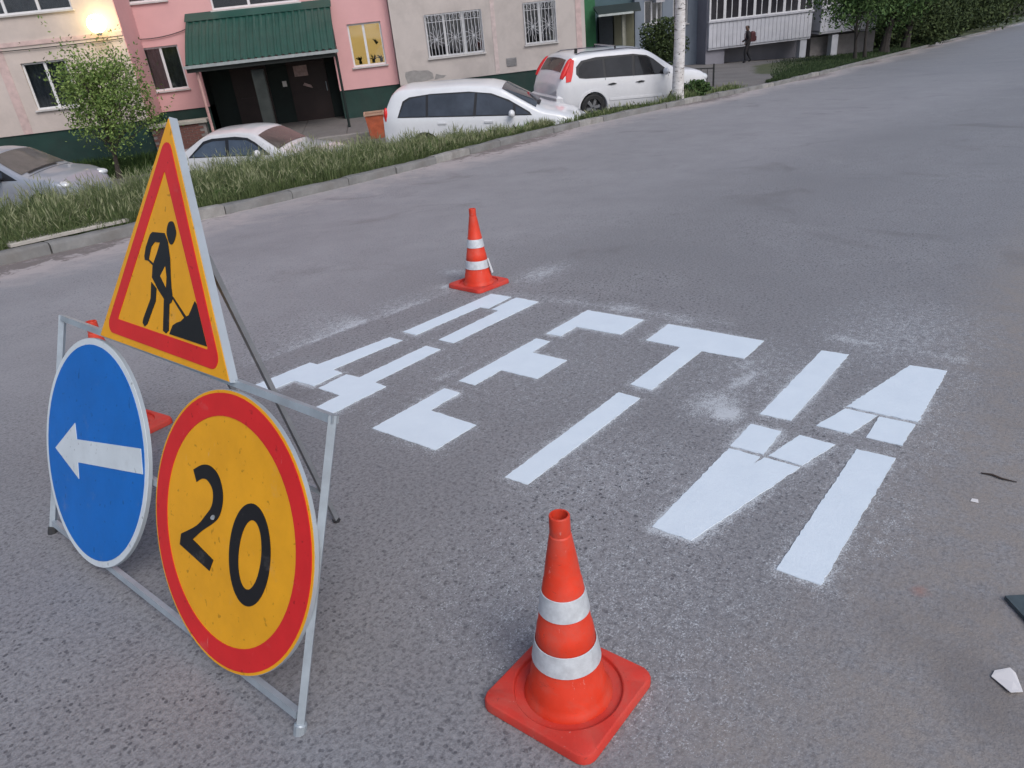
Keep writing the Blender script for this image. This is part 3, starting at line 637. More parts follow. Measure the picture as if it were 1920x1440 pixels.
def window(owner, par, Y, x0, x1, z0, z1, mull=(.5,), transom=None, lit=False, grille=False, curtain=1, fr=.055, frame_m=None, sill=True, glass=None):
    frame_m = frame_m or m_white; Yp = Y + .075
    f = B2(owner)
    f.box(x0, x1, Yp, Yp + .06, z0, z0 + fr).box(x0, x1, Yp, Yp + .06, z1 - fr, z1).box(x0, x0 + fr, Yp + .001, Yp + .059, z0 + fr, z1 - fr).box(x1 - fr, x1, Yp + .001, Yp + .059, z0 + fr, z1 - fr)
    xm = [x0 + (x1 - x0) * q for q in mull]
    for q in xm: f.box(q - fr * .7, q + fr * .7, Yp + .002, Yp + .058, z0 + fr, z1 - fr)
    if transom: zt = z0 + (z1 - z0) * transom; f.box(x0 + fr, x1 - fr, Yp + .004, Yp + .056, zt - fr * .5, zt + fr * .5)
    o = f.build('window', frame_m, par)
    ed = [x0] + xm + [x1]
    for a, b in zip(ed[:-1], ed[1:]):
        q = B2(owner); q.box(a + fr * .6, b - fr * .6, Yp + .026, Yp + .032, z0 + fr * .7, z1 - fr * .7); q.build('pane', glass or m_glass, o)
    rm = B2(owner); d = Y + 1.3
    rm.add([(x0 - .2, Y + .20, z0 - .2), (x1 + .2, Y + .20, z0 - .2), (x1 + .2, Y + .20, z1 + .2), (x0 - .2, Y + .20, z1 + .2), (x0 - .2, d, z0 - .2), (x1 + .2, d, z0 - .2), (x1 + .2, d, z1 + .2), (x0 - .2, d, z1 + .2)], [(4, 5, 6, 7), (0, 4, 7, 3), (1, 2, 6, 5), (0, 1, 5, 4), (3, 7, 6, 2)])
    rm.build('room', m_room, o)
    if lit:
        q = B2(owner); q.box(x0 + .02, x1 - .02, Y + .45, Y + .46, z0 - .1, z1 + .1); q.build('lit_blind', MC['lit_room'], o)
        pl = B2(owner)
        for (cx, h, n) in ((.22, .16, 7), (.62, .20, 8), (.86, .24, 9), (.78, .62, 6)):
            X = x0 + (x1 - x0) * cx; zb = z0 + (z1 - z0) * (.05 if h < .5 else .42)
            if h < .5: pl.box(X - .05, X + .05, Y + .2, Y + .3, zb, zb + .09)
            for i in range(n):
                a = random.uniform(-1.2, 1.2); L = random.uniform(.08, .2); px, pz = X + math.sin(a) * L, zb + .09 + math.cos(a) * L
                pl.tube([(X, Y + .25, zb + .07), ((X + px) / 2 + .02, Y + .25, (zb + .07 + pz) / 2 + .02), (px, Y + .24, pz)], [.008, .02, .004], 4)
        tag(pl.build('potted_plants', mat('plant_dark', (.03, .045, .02), .8), o), kind='stuff')
    elif curtain:
        for side in ((0, .30), (.72, 1.0)) if curtain == 1 else ((0, 1),):
            q = B2(owner); n = 28; a = x0 + (x1 - x0) * side[0]; b = x0 + (x1 - x0) * side[1]; vs = []
            for i in range(n + 1):
                X = a + (b - a) * i / n; yy = Y + .30 + .035 * math.sin(i * 1.9); vs += [(X, yy, z0 - .1), (X, yy, z1 + .1)]
            q.add(vs, [(2 * i, 2 * i + 2, 2 * i + 3, 2 * i + 1) for i in range(n)]); q.build('curtain', m_tulle if curtain < 3 else m_drape, o, True)
    if sill:
        q = B2(owner); q.box(x0 - .05, x1 + .05, Y - .07, Y + .075, z0 - .045, z0 - .004); q.build('sill', m_sill, o)
    if grille:
        g = B2(owner); Yg = Y - .03; r = .008
        g.tube([(x0, Yg, z0 + .03), (x1, Yg, z0 + .03)], r, 4, True).tube([(x0, Yg, z1 - .03), (x1, Yg, z1 - .03)], r, 4, True).tube([(x0, Yg, z1 - .24), (x1, Yg, z1 - .24)], r, 4, True)
        n = int((x1 - x0) / .115)
        for i in range(n + 1): X = x0 + (x1 - x0) * i / n; g.tube([(X, Yg, z0 - .02), (X, Yg, z1)], r, 4, True)
        for q in range(len(ed) - 1):
            cx = (ed[q] + ed[q + 1]) / 2; cz = z0 + .42 * (z1 - z0); hw = (ed[q + 1] - ed[q]) / 2
            for k in range(12):
                a = math.pi * 2 * k / 12 + .13; L = .42 if k % 2 else .30
                px, pz = cx + math.cos(a) * min(L, hw / max(.2, abs(math.cos(a)))), cz + math.sin(a) * L
                g.tube([(cx, Yg - .01, cz), ((cx + px) / 2 + .03 * math.sin(a), Yg - .012, (cz + pz) / 2 - .03 * math.cos(a)), (px, Yg - .01, pz)], .0065, 4)
            for k in range(4):
                zc = z1 - .13; X = ed[q] + (ed[q + 1] - ed[q]) * (k + .5) / 4
                g.tube([(X + .045 * math.cos(t), Yg - .01, zc + .07 * math.sin(t)) for t in np.linspace(0, 2 * math.pi, 9)], .006, 4)
        g.build('grille', m_whited, o)
    return o
emat('lit_room', (1.0, .62, .20), 1.05)
OW = (BX, BY, BZ)
ZS, ZT = -.58, .72
# ---- left wall
wl = [(-10.36, -9.10, ZS - .02, ZT), (-11.3, -8.42, 2.0, 3.5)]
wall(OW, bld, 'left_wall', m_beige, YL, -24, -7.27, PB, 14, [*wl, (-14.6, -13.3, ZS, ZT), (-15.2, -12.9, 2.0, 3.5)])
window(OW, bld, YL, *wl[0], curtain=2); window(OW, bld, YL, *wl[1], mull=(.36, .68), curtain=2)
window(OW, bld, YL, -14.6, -13.3, ZS, ZT); window(OW, bld, YL, -15.2, -12.9, 2.0, 3.5, mull=(.5,))
q = B2(OW); q.box(-24, -7.27, YL - .03, YL - .001, 1.18, 1.30); q.build('joint_band', mat('joint_band', (.56, .42, .40), .9), bld)
q = B2(OW); q.box(-10.98, -10.72, YL - .012, YL - .001, PB + .002, 1.17); q.build('joint_band', MC['joint_band'], bld)
q = B2(OW); q.box(-7.268, -7.25, YL + .002, YF - .002, PB, 14); q.build('side_wall', m_pink, bld)
# ---- pink wall
wp = [(-7.34, -6.2, ZS - .02, ZT), (-7.4, -6.15, 2.0, 3.5), (-4.85, -2.1, 1.58, 3.0), (-.75, .36, ZS + .02, .76)]
door_op = (-5.70, -1.36, -2.4, .05)
wall(OW, bld, 'pink_wall', m_pink, YF, -7.0 - .6, .68, PB, 14, [*wp, (door_op[0], door_op[1], PB, door_op[3])])
window(OW, bld, YF, *wp[0], curtain=2); window(OW, bld, YF, *wp[1], curtain=2); window(OW, bld, YF, *wp[2], mull=(.42,), curtain=0); window(OW, bld, YF, *wp[3], mull=(.47,), lit=True)
# ---- right wall
wr = [(1.80, 3.70, -.52, .80), (5.14, 6.24, -.45, .84), (1.6, 3.7, 2.1, 3.5)]
wall(OW, bld, 'right_wall', m_beige2, YR, .70, 7.25, PB - .03, 14, wr)
window(OW, bld, YR, *wr[0], mull=(.333, .667), grille=True, curtain=3); window(OW, bld, YR, *wr[1], grille=True, curtain=0); window(OW, bld, YR, *wr[2], curtain=2)
q = B2(OW); q.box(4.02, 4.16, YR - .012, YR - .001, PB, 14); q.build('joint_band', mat('joint_pale', (.58, .48, .46), .9), bld)
q = B2(OW); q.box(6.93, 7.12, YR - .014, YR - .001, PB, 14); q.build('joint_band', MC['joint_band'], bld)
q = B2(OW); q.box(4.42, 4.77, YR - .02, YR - .001, -1.06, -.80); q.build('vent_cover', mat('vent_grey', (.26, .25, .25), .7), bld)
for k in range(5): q = B2(OW); q.box(4.44, 4.75, YR - .032, YR - .021, -1.045 + .047 * k, -1.02 + .047 * k); q.build('vent_slat', MC['vent_grey'], bld)
pts = [(.95, -1.22), (1.62, -1.20), (1.86, -1.16), (1.84, -.98), (1.70, -.88), (1.38, -.86), (1.22, -.83), (.93, -.86), (.90, -1.0)]
q = B2(OW); q.prism(pts, lambda a, b, d: (a, YR - d, b), .0005, .006); q.build('plaster_patch', mat('bare_cement', (.30, .285, .275), .95, bmp=.2), bld)
q = B2(OW); q.prism([(1.88, -1.2), (2.2, -1.17), (2.3, -1.10), (2.12, -1.08), (1.95, -1.02)], lambda a, b, d: (a, YR - d, b), .0005, .006); q.build('plaster_patch', MC['bare_cement'], bld)
# ---- plinths (set 4 cm back)
for (a, b, Y) in ((-24, -7.30, YL), (-7.6, door_op[0], YF), (door_op[1], .72, YF), (.71, 7.2, YR)):
    q = B2(OW); q.box(a, b, Y + .04, Y + 2.0, -4.4, PB - .001 - (.03 if Y == YR else 0)); q.build('plinth', m_plinth, bld)
# ---- entrance niche
m_door = mat('brown_steel_door', (.022, .010, .009), .55, var=.25, scale=3, dirt=(.04, .022, .018), dirt_amt=.3)
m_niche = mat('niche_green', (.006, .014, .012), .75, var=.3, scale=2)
q = B2(OW); a, b = door_op[0], door_op[1]; Yd = YF + .9
q.add([(a, YF, -2.6), (a, Yd, -2.6), (a, Yd, .05), (a, YF, .05)], [(0, 1, 2, 3)]); q.add([(b, YF, -2.6), (b, Yd, -2.6), (b, Yd, .05), (b, YF, .05)], [(3, 2, 1, 0)])
q.add([(a, YF, .05), (b, YF, .05), (b, Yd, .05), (a, Yd, .05)], [(0, 1, 2, 3)]); q.add([(a, Yd, -2.6), (b, Yd, -2.6), (b, Yd, .05), (a, Yd, .05)], [(0, 1, 2, 3)])
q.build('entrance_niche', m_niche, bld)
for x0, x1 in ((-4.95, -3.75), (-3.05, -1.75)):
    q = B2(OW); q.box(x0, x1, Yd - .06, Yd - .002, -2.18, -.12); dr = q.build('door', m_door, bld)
    for k in (0, 1):
        q = B2(OW); q.box(x0 + .12, x1 - .12, Yd - .075, Yd - .061, -2.05 + k * .98, -1.2 + k * .98); q.build('door_panel', m_door, dr)
    q = B2(OW); q.tube([(x1 - .07, Yd - .12, -1.25), (x1 - .07, Yd - .12, -.95)], .015, 6); q.build('handle', m_tube, dr)
q = B2(OW); q.box(-2.83, -2.37, Yd - .082, Yd - .077, -.70, -.36); q.build('paper_notice', mat('paper_pinkish', (.42, .30, .28), .8, var=.3, scale=9), bld)
q = B2(OW); q.box(-3.30, -3.16, Yd - .03, Yd - .004, -.98, -.80); q.build('paper_notice', mat('paper_white', (.72, .70, .68), .8, var=.1, scale=9), bld)
q = B2(OW); q.prism([(-2.62, -1.0), (-2.30, -1.12), (-2.34, -1.02), (-2.55, -.92)], lambda a, b, d: (a, Yd - .077 - d, b), 0, .004); q.build('paper_notice', MC['paper_pinkish'], bld)
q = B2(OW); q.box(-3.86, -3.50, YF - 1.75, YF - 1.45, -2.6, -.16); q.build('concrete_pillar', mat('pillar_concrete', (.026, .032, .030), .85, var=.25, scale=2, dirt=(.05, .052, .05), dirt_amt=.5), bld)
q = B2(OW); q.tube([(-1.18, YF - 1.9, -2.5), (-1.18, YF - 1.9, .03)], .04, 8); q.build('canopy_post', m_niche, bld)
q = B2(OW); q.tube([(-5.42, YF - 1.9, -2.5), (-5.42, YF - 1.9, .03)], .045, 8); q.build('canopy_post', mat('pink_post', (.50, .30, .28), .8), bld)
# ---- canopy
m_can = mat('green_corrugated', (.010, .062, .047), .42, var=.14, scale=2.5, dirt=(.03, .08, .066), dirt_amt=.5, dirt_scale=1.1, spec=.5)
can = empty('entrance_canopy', (-3.4 - BX, YF - 1 - BY, 0.8 - BZ)); can.parent = bld
CO = (-3.4, YF - 1, .8)
x0c, x1c, yt, zt, yb, zb = -5.68, -1.20, YF - .02, 1.49, YF - 2.05, .17
def can_z(u): return zt + (zb - zt) * (u * 1.0) + .10 * math.sin(math.pi * u)      # slightly bowed sheet
sheets = 4
for k in range(sheets):
    q = B2(CO); n = 56; xs = np.linspace(x0c + (x1c - x0c) * k / sheets, x0c + (x1c - x0c) * (k + 1) / sheets + .05, n); us = np.linspace(0, 1, 7); vs = []
    for u in us:
        for X in xs:
            ph = ((X - x0c) / .205) % 1.0; rib = .034 * (1 if .12 < ph < .40 else (0 if ph > .52 or ph < 0 else (ph / .12 if ph <= .12 else (.52 - ph) / .12)))
            vs.append((X, yt + (yb - yt) * u, can_z(u) + rib + .004 * k))
    fs = [(i * n + j, i * n + j + 1, (i + 1) * n + j + 1, (i + 1) * n + j) for i in range(6) for j in range(n - 1)]
    q.add(vs, fs); q.build('roof_sheet', m_can, can)
q = B2(CO); q.add([(x0c - .03, yt, zt + .07), (x1c + .08, yt, zt + .07), (x1c + .08, yt - .40, can_z(.2) + .055), (x0c - .03, yt - .40, can_z(.2) + .055), (x0c - .03, yt, zt + .05), (x1c + .08, yt, zt + .05), (x1c + .08, yt - .40, can_z(.2) + .05), (x0c - .03, yt - .40, can_z(.2) + .05)], [(0, 1, 2, 3), (4, 7, 6, 5), (0, 3, 7, 4), (1, 5, 6, 2), (3, 2, 6, 7)]); q.build('ridge_flashing', m_can, can)
q = B2(CO); q.box(x0c - .04, x1c + .12, yb - .10, yb - .02, zb - .08, zb + .005); q.build('gutter', mat('galvanised', (.42, .45, .45), .45, .5, var=.15), can)
q = B2(CO); q.box(x0c, x1c, yb, yb + .06, zb - .20, zb - .03); q.box(x0c, x0c + .06, yb + .06, yt, zb - .2, zb - .04); q.box(x1c - .06, x1c, yb + .06, yt, zb - .2, zb - .04); q.build('canopy_beam', mat('dark_beam', (.018, .022, .02), .7), can)
for X in (x0c, x1c - .03):
    q = B2(CO); q.add([(X, yt, zb - .04), (X + .03, yt, zb - .04), (X + .03, yb, zb - .04), (X, yb, zb - .04), (X, yt, zt - .01), (X + .03, yt, zt - .01), (X + .03, yb, zb - .01), (X, yb, zb - .01)], [(0, 1, 2, 3), (4, 7, 6, 5), (0, 3, 7, 4), (1, 5, 6, 2), (0, 4, 5, 1), (3, 2, 6, 7)]); q.build('gable_cheek', MC['dark_beam'], can)
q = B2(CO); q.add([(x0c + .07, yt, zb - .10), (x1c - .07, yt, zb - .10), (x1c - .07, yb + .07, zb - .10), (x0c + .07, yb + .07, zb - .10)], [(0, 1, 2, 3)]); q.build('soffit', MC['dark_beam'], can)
# ---- porch and low brick wall
m_conc = mat('porch_concrete', (.165, .152, .145), .9, var=.2, scale=2, bmp=.3, dirt=(.10, .09, .085), dirt_amt=.5)
pv_ = empty('pavement', (-2, YF - 2, -2.2)); tag(pv_, kind='structure')
for k in range(4):
    q = B2((-2, YF - 2, -2.2)); q.cbox(-5.6 + k * 1.45, -4.16 + k * 1.45, YF - 3.6, YF + .88, -2.7, -2.165, .015); q.build('paving_slab', m_conc, pv_)
for k in range(5):
    q = B2((-2, YF - 2, -2.2)); q.cbox(-4.6 + k * 1.25, -3.36 + k * 1.25, YF - 3.78, YF - 3.61, -2.8, -2.10, .015); q.build('edging_stone', mat('edging', (.24, .225, .21), .9, bmp=.2), pv_)
lw = empty('low_brick_wall', (-6.2, YF - 1.6, -2.3)); tag(lw, 'low red brick wall with a concrete coping left of the entrance', 'wall')
LW = (-6.2, YF - 1.6, -2.3); m_brick = mat('old_brick', (.155, .070, .058), .9, var=.35, scale=3, bmp=.2)
bmesh_ = None
q = B2(LW); q.box(-7.28, -5.62, YF - 1.775, YF - 1.5, -2.6, -1.50); q.build('mortar_core', mat('mortar', (.20, .18, .17), .95), lw)
proto = None
for r_ in range(9):
    for c_ in range(7):
        x_ = -7.28 + c_ * .245 + (.12 if r_ % 2 else 0)
        if x_ + .23 > -5.60: continue
        if proto is None:
            b0 = B2((0, 0, 0)); b0.cbox(0, .23, -.006, .10, 0, .068, .005); proto = b0.mesh('brick', m_brick)
        o = bpy.data.objects.new('brick', proto); col.objects.link(o); o.parent = lw; o.location = (x_ - LW[0], YF - 1.785 + random.uniform(-.004, .004) - LW[1], -2.22 + r_ * .08 - LW[2])
q = B2(LW); q.cbox(-7.36, -5.54, YF - 1.86, YF - 1.42, -1.495, -1.40, .012); q.build('coping', mat('coping', (.34, .32, .28), .9, bmp=.2), lw)
# ---- cables along the wall
def cable(label, pts, r=.014):
    c = Vector(pts[0]); mb = MB().tube([Vector(p) - c for p in pts], r, 6); o = mb.build('cable', mat('black_cable', (.03, .028, .03), .7), None); o.location = c; tag(o, label, 'cable')
def sag(a, b, d, n=12): return [tuple(a[i] + (b[i] - a[i]) * t - (d * 4 * t * (1 - t) if i == 2 else 0) for i in range(3)) for t in np.linspace(0, 1, n)]
cable('thin black cable sagging across the pink wall to the canopy', sag((-7.55, YF - .05, 1.02), (-5.72, YF - .05, 1.15), .10))
cable('thin black cable running across the left beige wall', sag((-16.0, YL - .05, 1.32), (-7.3, YL - .05, 1.10), .10))

# ================================================================== RIGHT BUILDINGS
YB = 41.0; fB = YB / 20.0
blue = empty('blue_building', (13, YB, -2.2)); tag(blue, 'grey blue apartment block with a green canopied entrance behind the cars', 'building'); OB = (13, YB, -2.2)
X2 = lambda x20: x20 * fB
Z2 = lambda z20: z20 * fB + CZ
m_blue = mat('blue_render', (.20, .235, .285), .9, var=.12, scale=.8, bmp=.1, dirt=(.14, .16, .20), dirt_amt=.5, dirt_scale=.5)
m_lil = mat('lilac_render', (.235, .23, .265), .9, var=.1, scale=.8, bmp=.1, dirt=(.16, .155, .18), dirt_amt=.4, dirt_scale=.6)
m_teal = mat('teal_render', (.075, .125, .145), .9, var=.15, scale=.8, bmp=.1)
m_grn = mat('green_panel', (.030, .14, .06), .8, var=.2, scale=1.5)
bw = [(X2(6.80), X2(7.27), Z2(-1.34), Z2(-.80)), (X2(7.55), X2(7.95), Z2(-1.42), Z2(-.80))]
wall(OB, blue, 'blue_wall', m_blue, YB, X2(6.55), X2(8.45), -6.5, 14, bw)
wall(OB, blue, 'teal_wall', m_teal, YB + .3, X2(5.0), X2(6.56), -6.5, 14, [])
q = B2(OB); q.box(X2(5.0), X2(5.52), YB - .1, YB + .29, -6.5, 14); q.build('green_strip', m_grn, blue)
for a in bw: window(OB, blue, YB, *a, mull=(.42, .72), curtain=0, fr=.06, frame_m=m_whited)
q = B2(OB); q.box(X2(7.03), X2(7.25), YB - .45, YB - .02, Z2(-.86), Z2(-.70)); q.build('air_conditioner', mat('ac_white', (.42, .42, .45), .5), blue)
# entrance
cb = B2(OB); cb.add([(X2(5.45), YB - .3, Z2(-.80)), (X2(6.62), YB - .3, Z2(-.80)), (X2(6.5) - .3, YB - 2.2, Z2(-.93)), (X2(5.45) - .3, YB - 2.2, Z2(-.93)), (X2(5.45), YB - .3, Z2(-.87)), (X2(6.62), YB - .3, Z2(-.87)), (X2(6.5) - .3, YB - 2.2, Z2(-.96)), (X2(5.45) - .3, YB - 2.2, Z2(-.96))], [(0, 1, 2, 3), (4, 7, 6, 5), (0, 4, 5, 1), (1, 5, 6, 2), (2, 6, 7, 3), (3, 7, 4, 0)]); cb.build('entrance_canopy', mat('dark_green_roof', (.025, .035, .034), .6), blue)
q = B2(OB); q.box(X2(5.5) - .4, X2(6.35) - .4, YB - 2.28, YB - 2.2, Z2(-.99), Z2(-.945)); q.build('canopy_fascia', mat('fascia', (.42, .46, .45), .6), blue)
q = B2(OB); q.box(X2(6.0), X2(6.52), YB - .05, YB + .29, -4.2, Z2(-.98)); q.build('door', mat('khaki_door', (.115, .115, .075), .7, var=.15, scale=3), blue)
q = B2(OB); q.box(X2(6.0) - .14, X2(6.0) - .02, YB - 1.9, YB - 1.78, -4.2, Z2(-.96)); q.box(X2(6.26), X2(6.30), YB - .09, YB - .051, -4.2, Z2(-.98)); q.build('canopy_post', mat('khaki_post', (.24, .24, .20), .7), blue)
q = B2(OB); q.box(X2(5.62), X2(5.98), YB + .02, YB + .29, -4.2, Z2(-1.05)); q.build('door', mat('dark_door', (.025, .035, .045), .6), blue)
q = B2(OB); q.box(X2(5.85) - .6, X2(6.35) - .6, YB - 3.2, YB - 2.5, -3.9, Z2(-1.79)); q.build('porch_step', mat('porch_pale', (.33, .33, .30), .9), blue)

bal = empty('balcony_building', (22, YB + 1.5, -3.0)); tag(bal, 'lilac apartment block with white glazed ground floor balconies on the right', 'building'); OC = (22, YB + 1.5, -3.0)
wall(OC, bal, 'rear_wall', m_lil, YB + .02, X2(8.45), X2(13.05), -7, 14, [])
m_balc = mat('balcony_white', (.50, .505, .55), .7, var=.08, scale=2, dirt=(.36, .36, .40), dirt_amt=.4, dirt_scale=1.2)
m_dglass = mat('balcony_glass', (.025, .024, .03), .12, var=.3, scale=2)
YC = 39.6; gB = YC / 20.0
X3 = lambda x: x * gB
def Z3(z, x20=0): return z * gB + CZ
def balcony(xa, xb, zb_, zm, zt_, npan, nwin, step):
    par = B2(OC); n = npan
    root = empty('balcony', ((xa + xb) / 2 - OC[0], YC - OC[1], zb_ - OC[2])); root.parent = bal; OO = ((xa + xb) / 2, YC, zb_)
    q = B2(OO); q.box(xa, xb, YC + .05, YB, zb_ - .10, zb_ + .05); q.build('floor_slab', m_balc, root)
    for i in range(n):
        a = xa + (xb - xa) * i / n; b = xa + (xb - xa) * (i + 1) / n
        q = B2(OO); q.cbox(a + .008, b - .008, YC, YC + .03, zb_, zm - .05, .004); q.build('parapet_board', m_balc, root)
    q = B2(OO); q.box(xa - .05, xb + .05, YC - .06, YC + .12, zm - .05, zm + .03); q.build('handrail', mat('balcony_rail', (.44, .44, .48), .6), root)
    for X in (xa, xb - .08): 
        q = B2(OO); q.box(X, X + .08, YC + .031, YB, zb_, zt_); q.build('side_panel', m_balc, root)
    q = B2(OO); q.box(xa, xb, YC - .02, YC + .09, zt_, zt_ + .9); q.build('head_panel', m_balc, root)
    for i in range(nwin):
        a = xa + (xb - xa) * i / nwin; b = xa + (xb - xa) * (i + 1) / nwin
        f = B2(OO); f.box(a, a + .09, YC + .01, YC + .08, zm + .03, zt_); f.box(b - .05, b - .001, YC + .012, YC + .078, zm + .03, zt_); f.box(a + .09, b - .05, YC + .01, YC + .08, zm + .03, zm + .09); f.box((a + b) / 2 - .02, (a + b) / 2 + .02, YC + .02, YC + .07, zm + .09, zt_)
        wn = f.build('window', m_whited, root)
        q = B2(OO); q.box(a + .09, b - .05, YC + .04, YC + .05, zm + .09, zt_); q.build('pane', m_dglass, wn)
balcony(X3(8.52), X3(11.35), Z3(-2.07), Z3(-1.45), Z3(-.75), 26, 7, 0)
balcony(X3(11.6), X3(13.2), Z3(-2.0), Z3(-1.42), Z3(-.75), 14, 6, 0)
for X in (X3(11.1), X3(12.0)):
    q = B2(OC); q.box(X, X + .35, YC + .1, YC + .5, -5.5, Z3(-2.05) - .11); q.build('balcony_support', m_balc, bal)
q = B2(OC); q.box(X2(11.2), X2(13.0), YB - .6, YB + .01, -6, Z3(-2.15)); q.build('plinth', mat('lilac_plinth', (.20, .185, .185), .9), bal)
q = B2(OC); q.box(X2(8.2), X2(8.7), YB - 1.2, YB + .01, -6, 14); q.build('corner_pier', m_lil, bal)


# ================================================================== CARS
m_tyre = mat('tyre', (.018, .018, .019), .8, var=.2, scale=20)
m_rim = mat('alloy', (.46, .47, .49), .3, .8, var=.08)
m_cglass = mat('car_glass', (.040, .048, .062), .06, var=.4, scale=1.5, spec=.6)
m_band_ = mat('black_trim', (.012, .012, .014), .4)
m_head = mat('headlight_lens', (.62, .64, .66), .12, .1, coat=1.0)
m_tail = mat('tail_lamp', (.62, .018, .016), .25, coat=.15)
class Car:
    def __init__(s, name, label, loc, yaw, pitch, paint, L, W, top, belt, sill=.26, tumble=.17, crown=.05, wheels=(1.38, -1.38), wr=.32, nose=.55, tail=.35, group='cars parked in the yard'):
        s.root = empty(name, loc); s.root.rotation_euler = Euler((0, pitch, yaw), 'XYZ'); tag(s.root, label, 'car', group)
        s.L, s.W, s.topp, s.beltp, s.sill, s.tumble, s.crown, s.paint = L, W, top, belt, sill, tumble, crown, paint
        s.nose, s.tail = nose, tail
        xs = np.linspace(-L / 2, L / 2, 97); s.xs = xs
        # body
        sec = [s.section(x) for x in xs]; n = len(sec[0]); vs = []; fs = []
        for x, sc in zip(xs, sec):
            full = [(x, -y, z) for y, z in sc] + [(x, y, z) for y, z in reversed(sc[:-1])]
            vs += full
        m_ = 2 * n - 1
        for i in range(len(xs) - 1):
            for j in range(m_): fs.append((i * m_ + j, i * m_ + (j + 1) % m_, (i + 1) * m_ + (j + 1) % m_, (i + 1) * m_ + j))
        fs.append(tuple(range(m_))); fs.append(tuple((len(xs) - 1) * m_ + j for j in range(m_))[::-1])
        body = MB().add(vs, fs).build('body', paint, None, True, rad(38))
        # wheel arches
        cut = MB()
        for wx in wheels:
            for sg in (-1, 1):
                cm = MB(); k = 28; a = [(wx + (wr + .055) * math.cos(2 * math.pi * i / k), wr + (wr + .055) * math.sin(2 * math.pi * i / k)) for i in range(k)]
                cm.prism(a, lambda p, q, d, sg=sg: (p, sg * d, q), W / 2 - .26, W / 2 + .3); cut.add(cm.v, cm.f)
        co = cut.build('cutter', m_band_, None)
        md = body.modifiers.new('b', 'BOOLEAN'); md.object = co; md.operation = 'DIFFERENCE'; md.solver = 'EXACT'
        dg = bpy.context.evaluated_depsgraph_get(); me = bpy.data.meshes.new_from_object(body.evaluated_get(dg))
        body.modifiers.clear(); body.data = me; bpy.data.objects.remove(co); body.parent = s.root
        while len(me.materials) > 1: me.materials.pop()
        s.body = body
        for wx in wheels:
            for sg in (-1, 1): s.wheel(wx, sg, wr)
    def T(s, x): return float(sum(np.interp(x + d, [p[0] for p in s.topp], [p[1] for p in s.topp]) for d in (-.07, -.035, 0, .035, .07)) / 5)
    def bz(s, x): return float(np.interp(x, [p[0] for p in s.beltp], [p[1] for p in s.beltp]))
    def Wb(s, x):
        h = s.L / 2; f = max(0, (x - (h - s.nose)) / s.nose); r = max(0, (-h + s.tail - x) / s.tail)
        return s.W / 2 * (1 - .24 * f ** 2.4 - .15 * r ** 2.2 - .015 * (x / h) ** 2)
    def ys(s, x, z):
        b = s.bz(x); return s.Wb(x) - .012 - s.tumble * max(0, z - b) / .5
    def section(s, x):
        T = s.T(x); W = s.Wb(x); b = min(s.bz(x), T - .06); h = s.L / 2
        end = max(0, (abs(x) - (h - .12)) / .12); sl = s.sill + .10 * end
        p = [(0, sl), (W - .12, sl), (W - .045, sl + .02), (W - .012, sl + .12), (W, sl + .25), (W - .004, (sl + .25 + b) / 2 + .03), (W - .012, b)]
        for k in (.25, .5, .75): z = b + (T - .05 - b) * k; p.append((s.ys(x, z), z))
        ye = s.ys(x, T - .05)
        p += [(ye, T - .05), (ye - .025, T - .022), (ye - .07, T - .004)]
        for q in (.75, .5, .25, 0): p.append(((ye - .07) * q, T + s.crown * (1 - q * q)))
        return p
    def top(s, x, q):
        ye = s.ys(x, s.T(x) - .05) - .07; return (ye * q, s.T(x) + s.crown * (1 - q * q))
    def patch(s, name, x0, x1, q0, q1, mt, off=.010, nx=12, ny=12, inset=0):
        vs = []; fs = []
        dz = (s.T(x1) - s.T(x0)); dx = x1 - x0; L = math.hypot(dz, dx); nxn, nzn = (-dz / L, dx / L) if dx > 0 else (dz / L, -dx / L)
        for i in range(nx + 1):
            x = x0 + dx * i / nx
            for j in range(ny + 1):
                y, z = s.top(x, q0 + (q1 - q0) * j / ny); vs.append((x + nxn * off, y, z + nzn * off))
        for i in range(nx):
            for j in range(ny): a = i * (ny + 1) + j; fs.append((a, a + 1, a + ny + 2, a + ny + 1))
        return MB().add(vs, fs).build(name, mt, s.root, True)
    def side(s, name, poly, mt, off=.006, sides=(-1, 1), parent=None, thick=.0):
        for sg in sides:
            pts = []
            for i in range(len(poly)):
                a = poly[i]; b = poly[(i + 1) % len(poly)]; n = max(1, int(math.hypot(b[0] - a[0], b[1] - a[1]) / .12))
                for j in range(n): pts.append((a[0] + (b[0] - a[0]) * j / n, a[1] + (b[1] - a[1]) * j / n))
            mb = MB(); n = len(pts)
            mb.add([(x, sg * (s.ys(x, z) + off), z) for x, z in pts] + [(x, sg * (s.ys(x, z) - .01), z) for x, z in pts], [tuple(range(n)), tuple(range(2 * n - 1, n - 1, -1))] + [(i, (i + 1) % n, n + (i + 1) % n, n + i) for i in range(n)])
            o = mb.build(name, mt, parent or s.root)
        return o
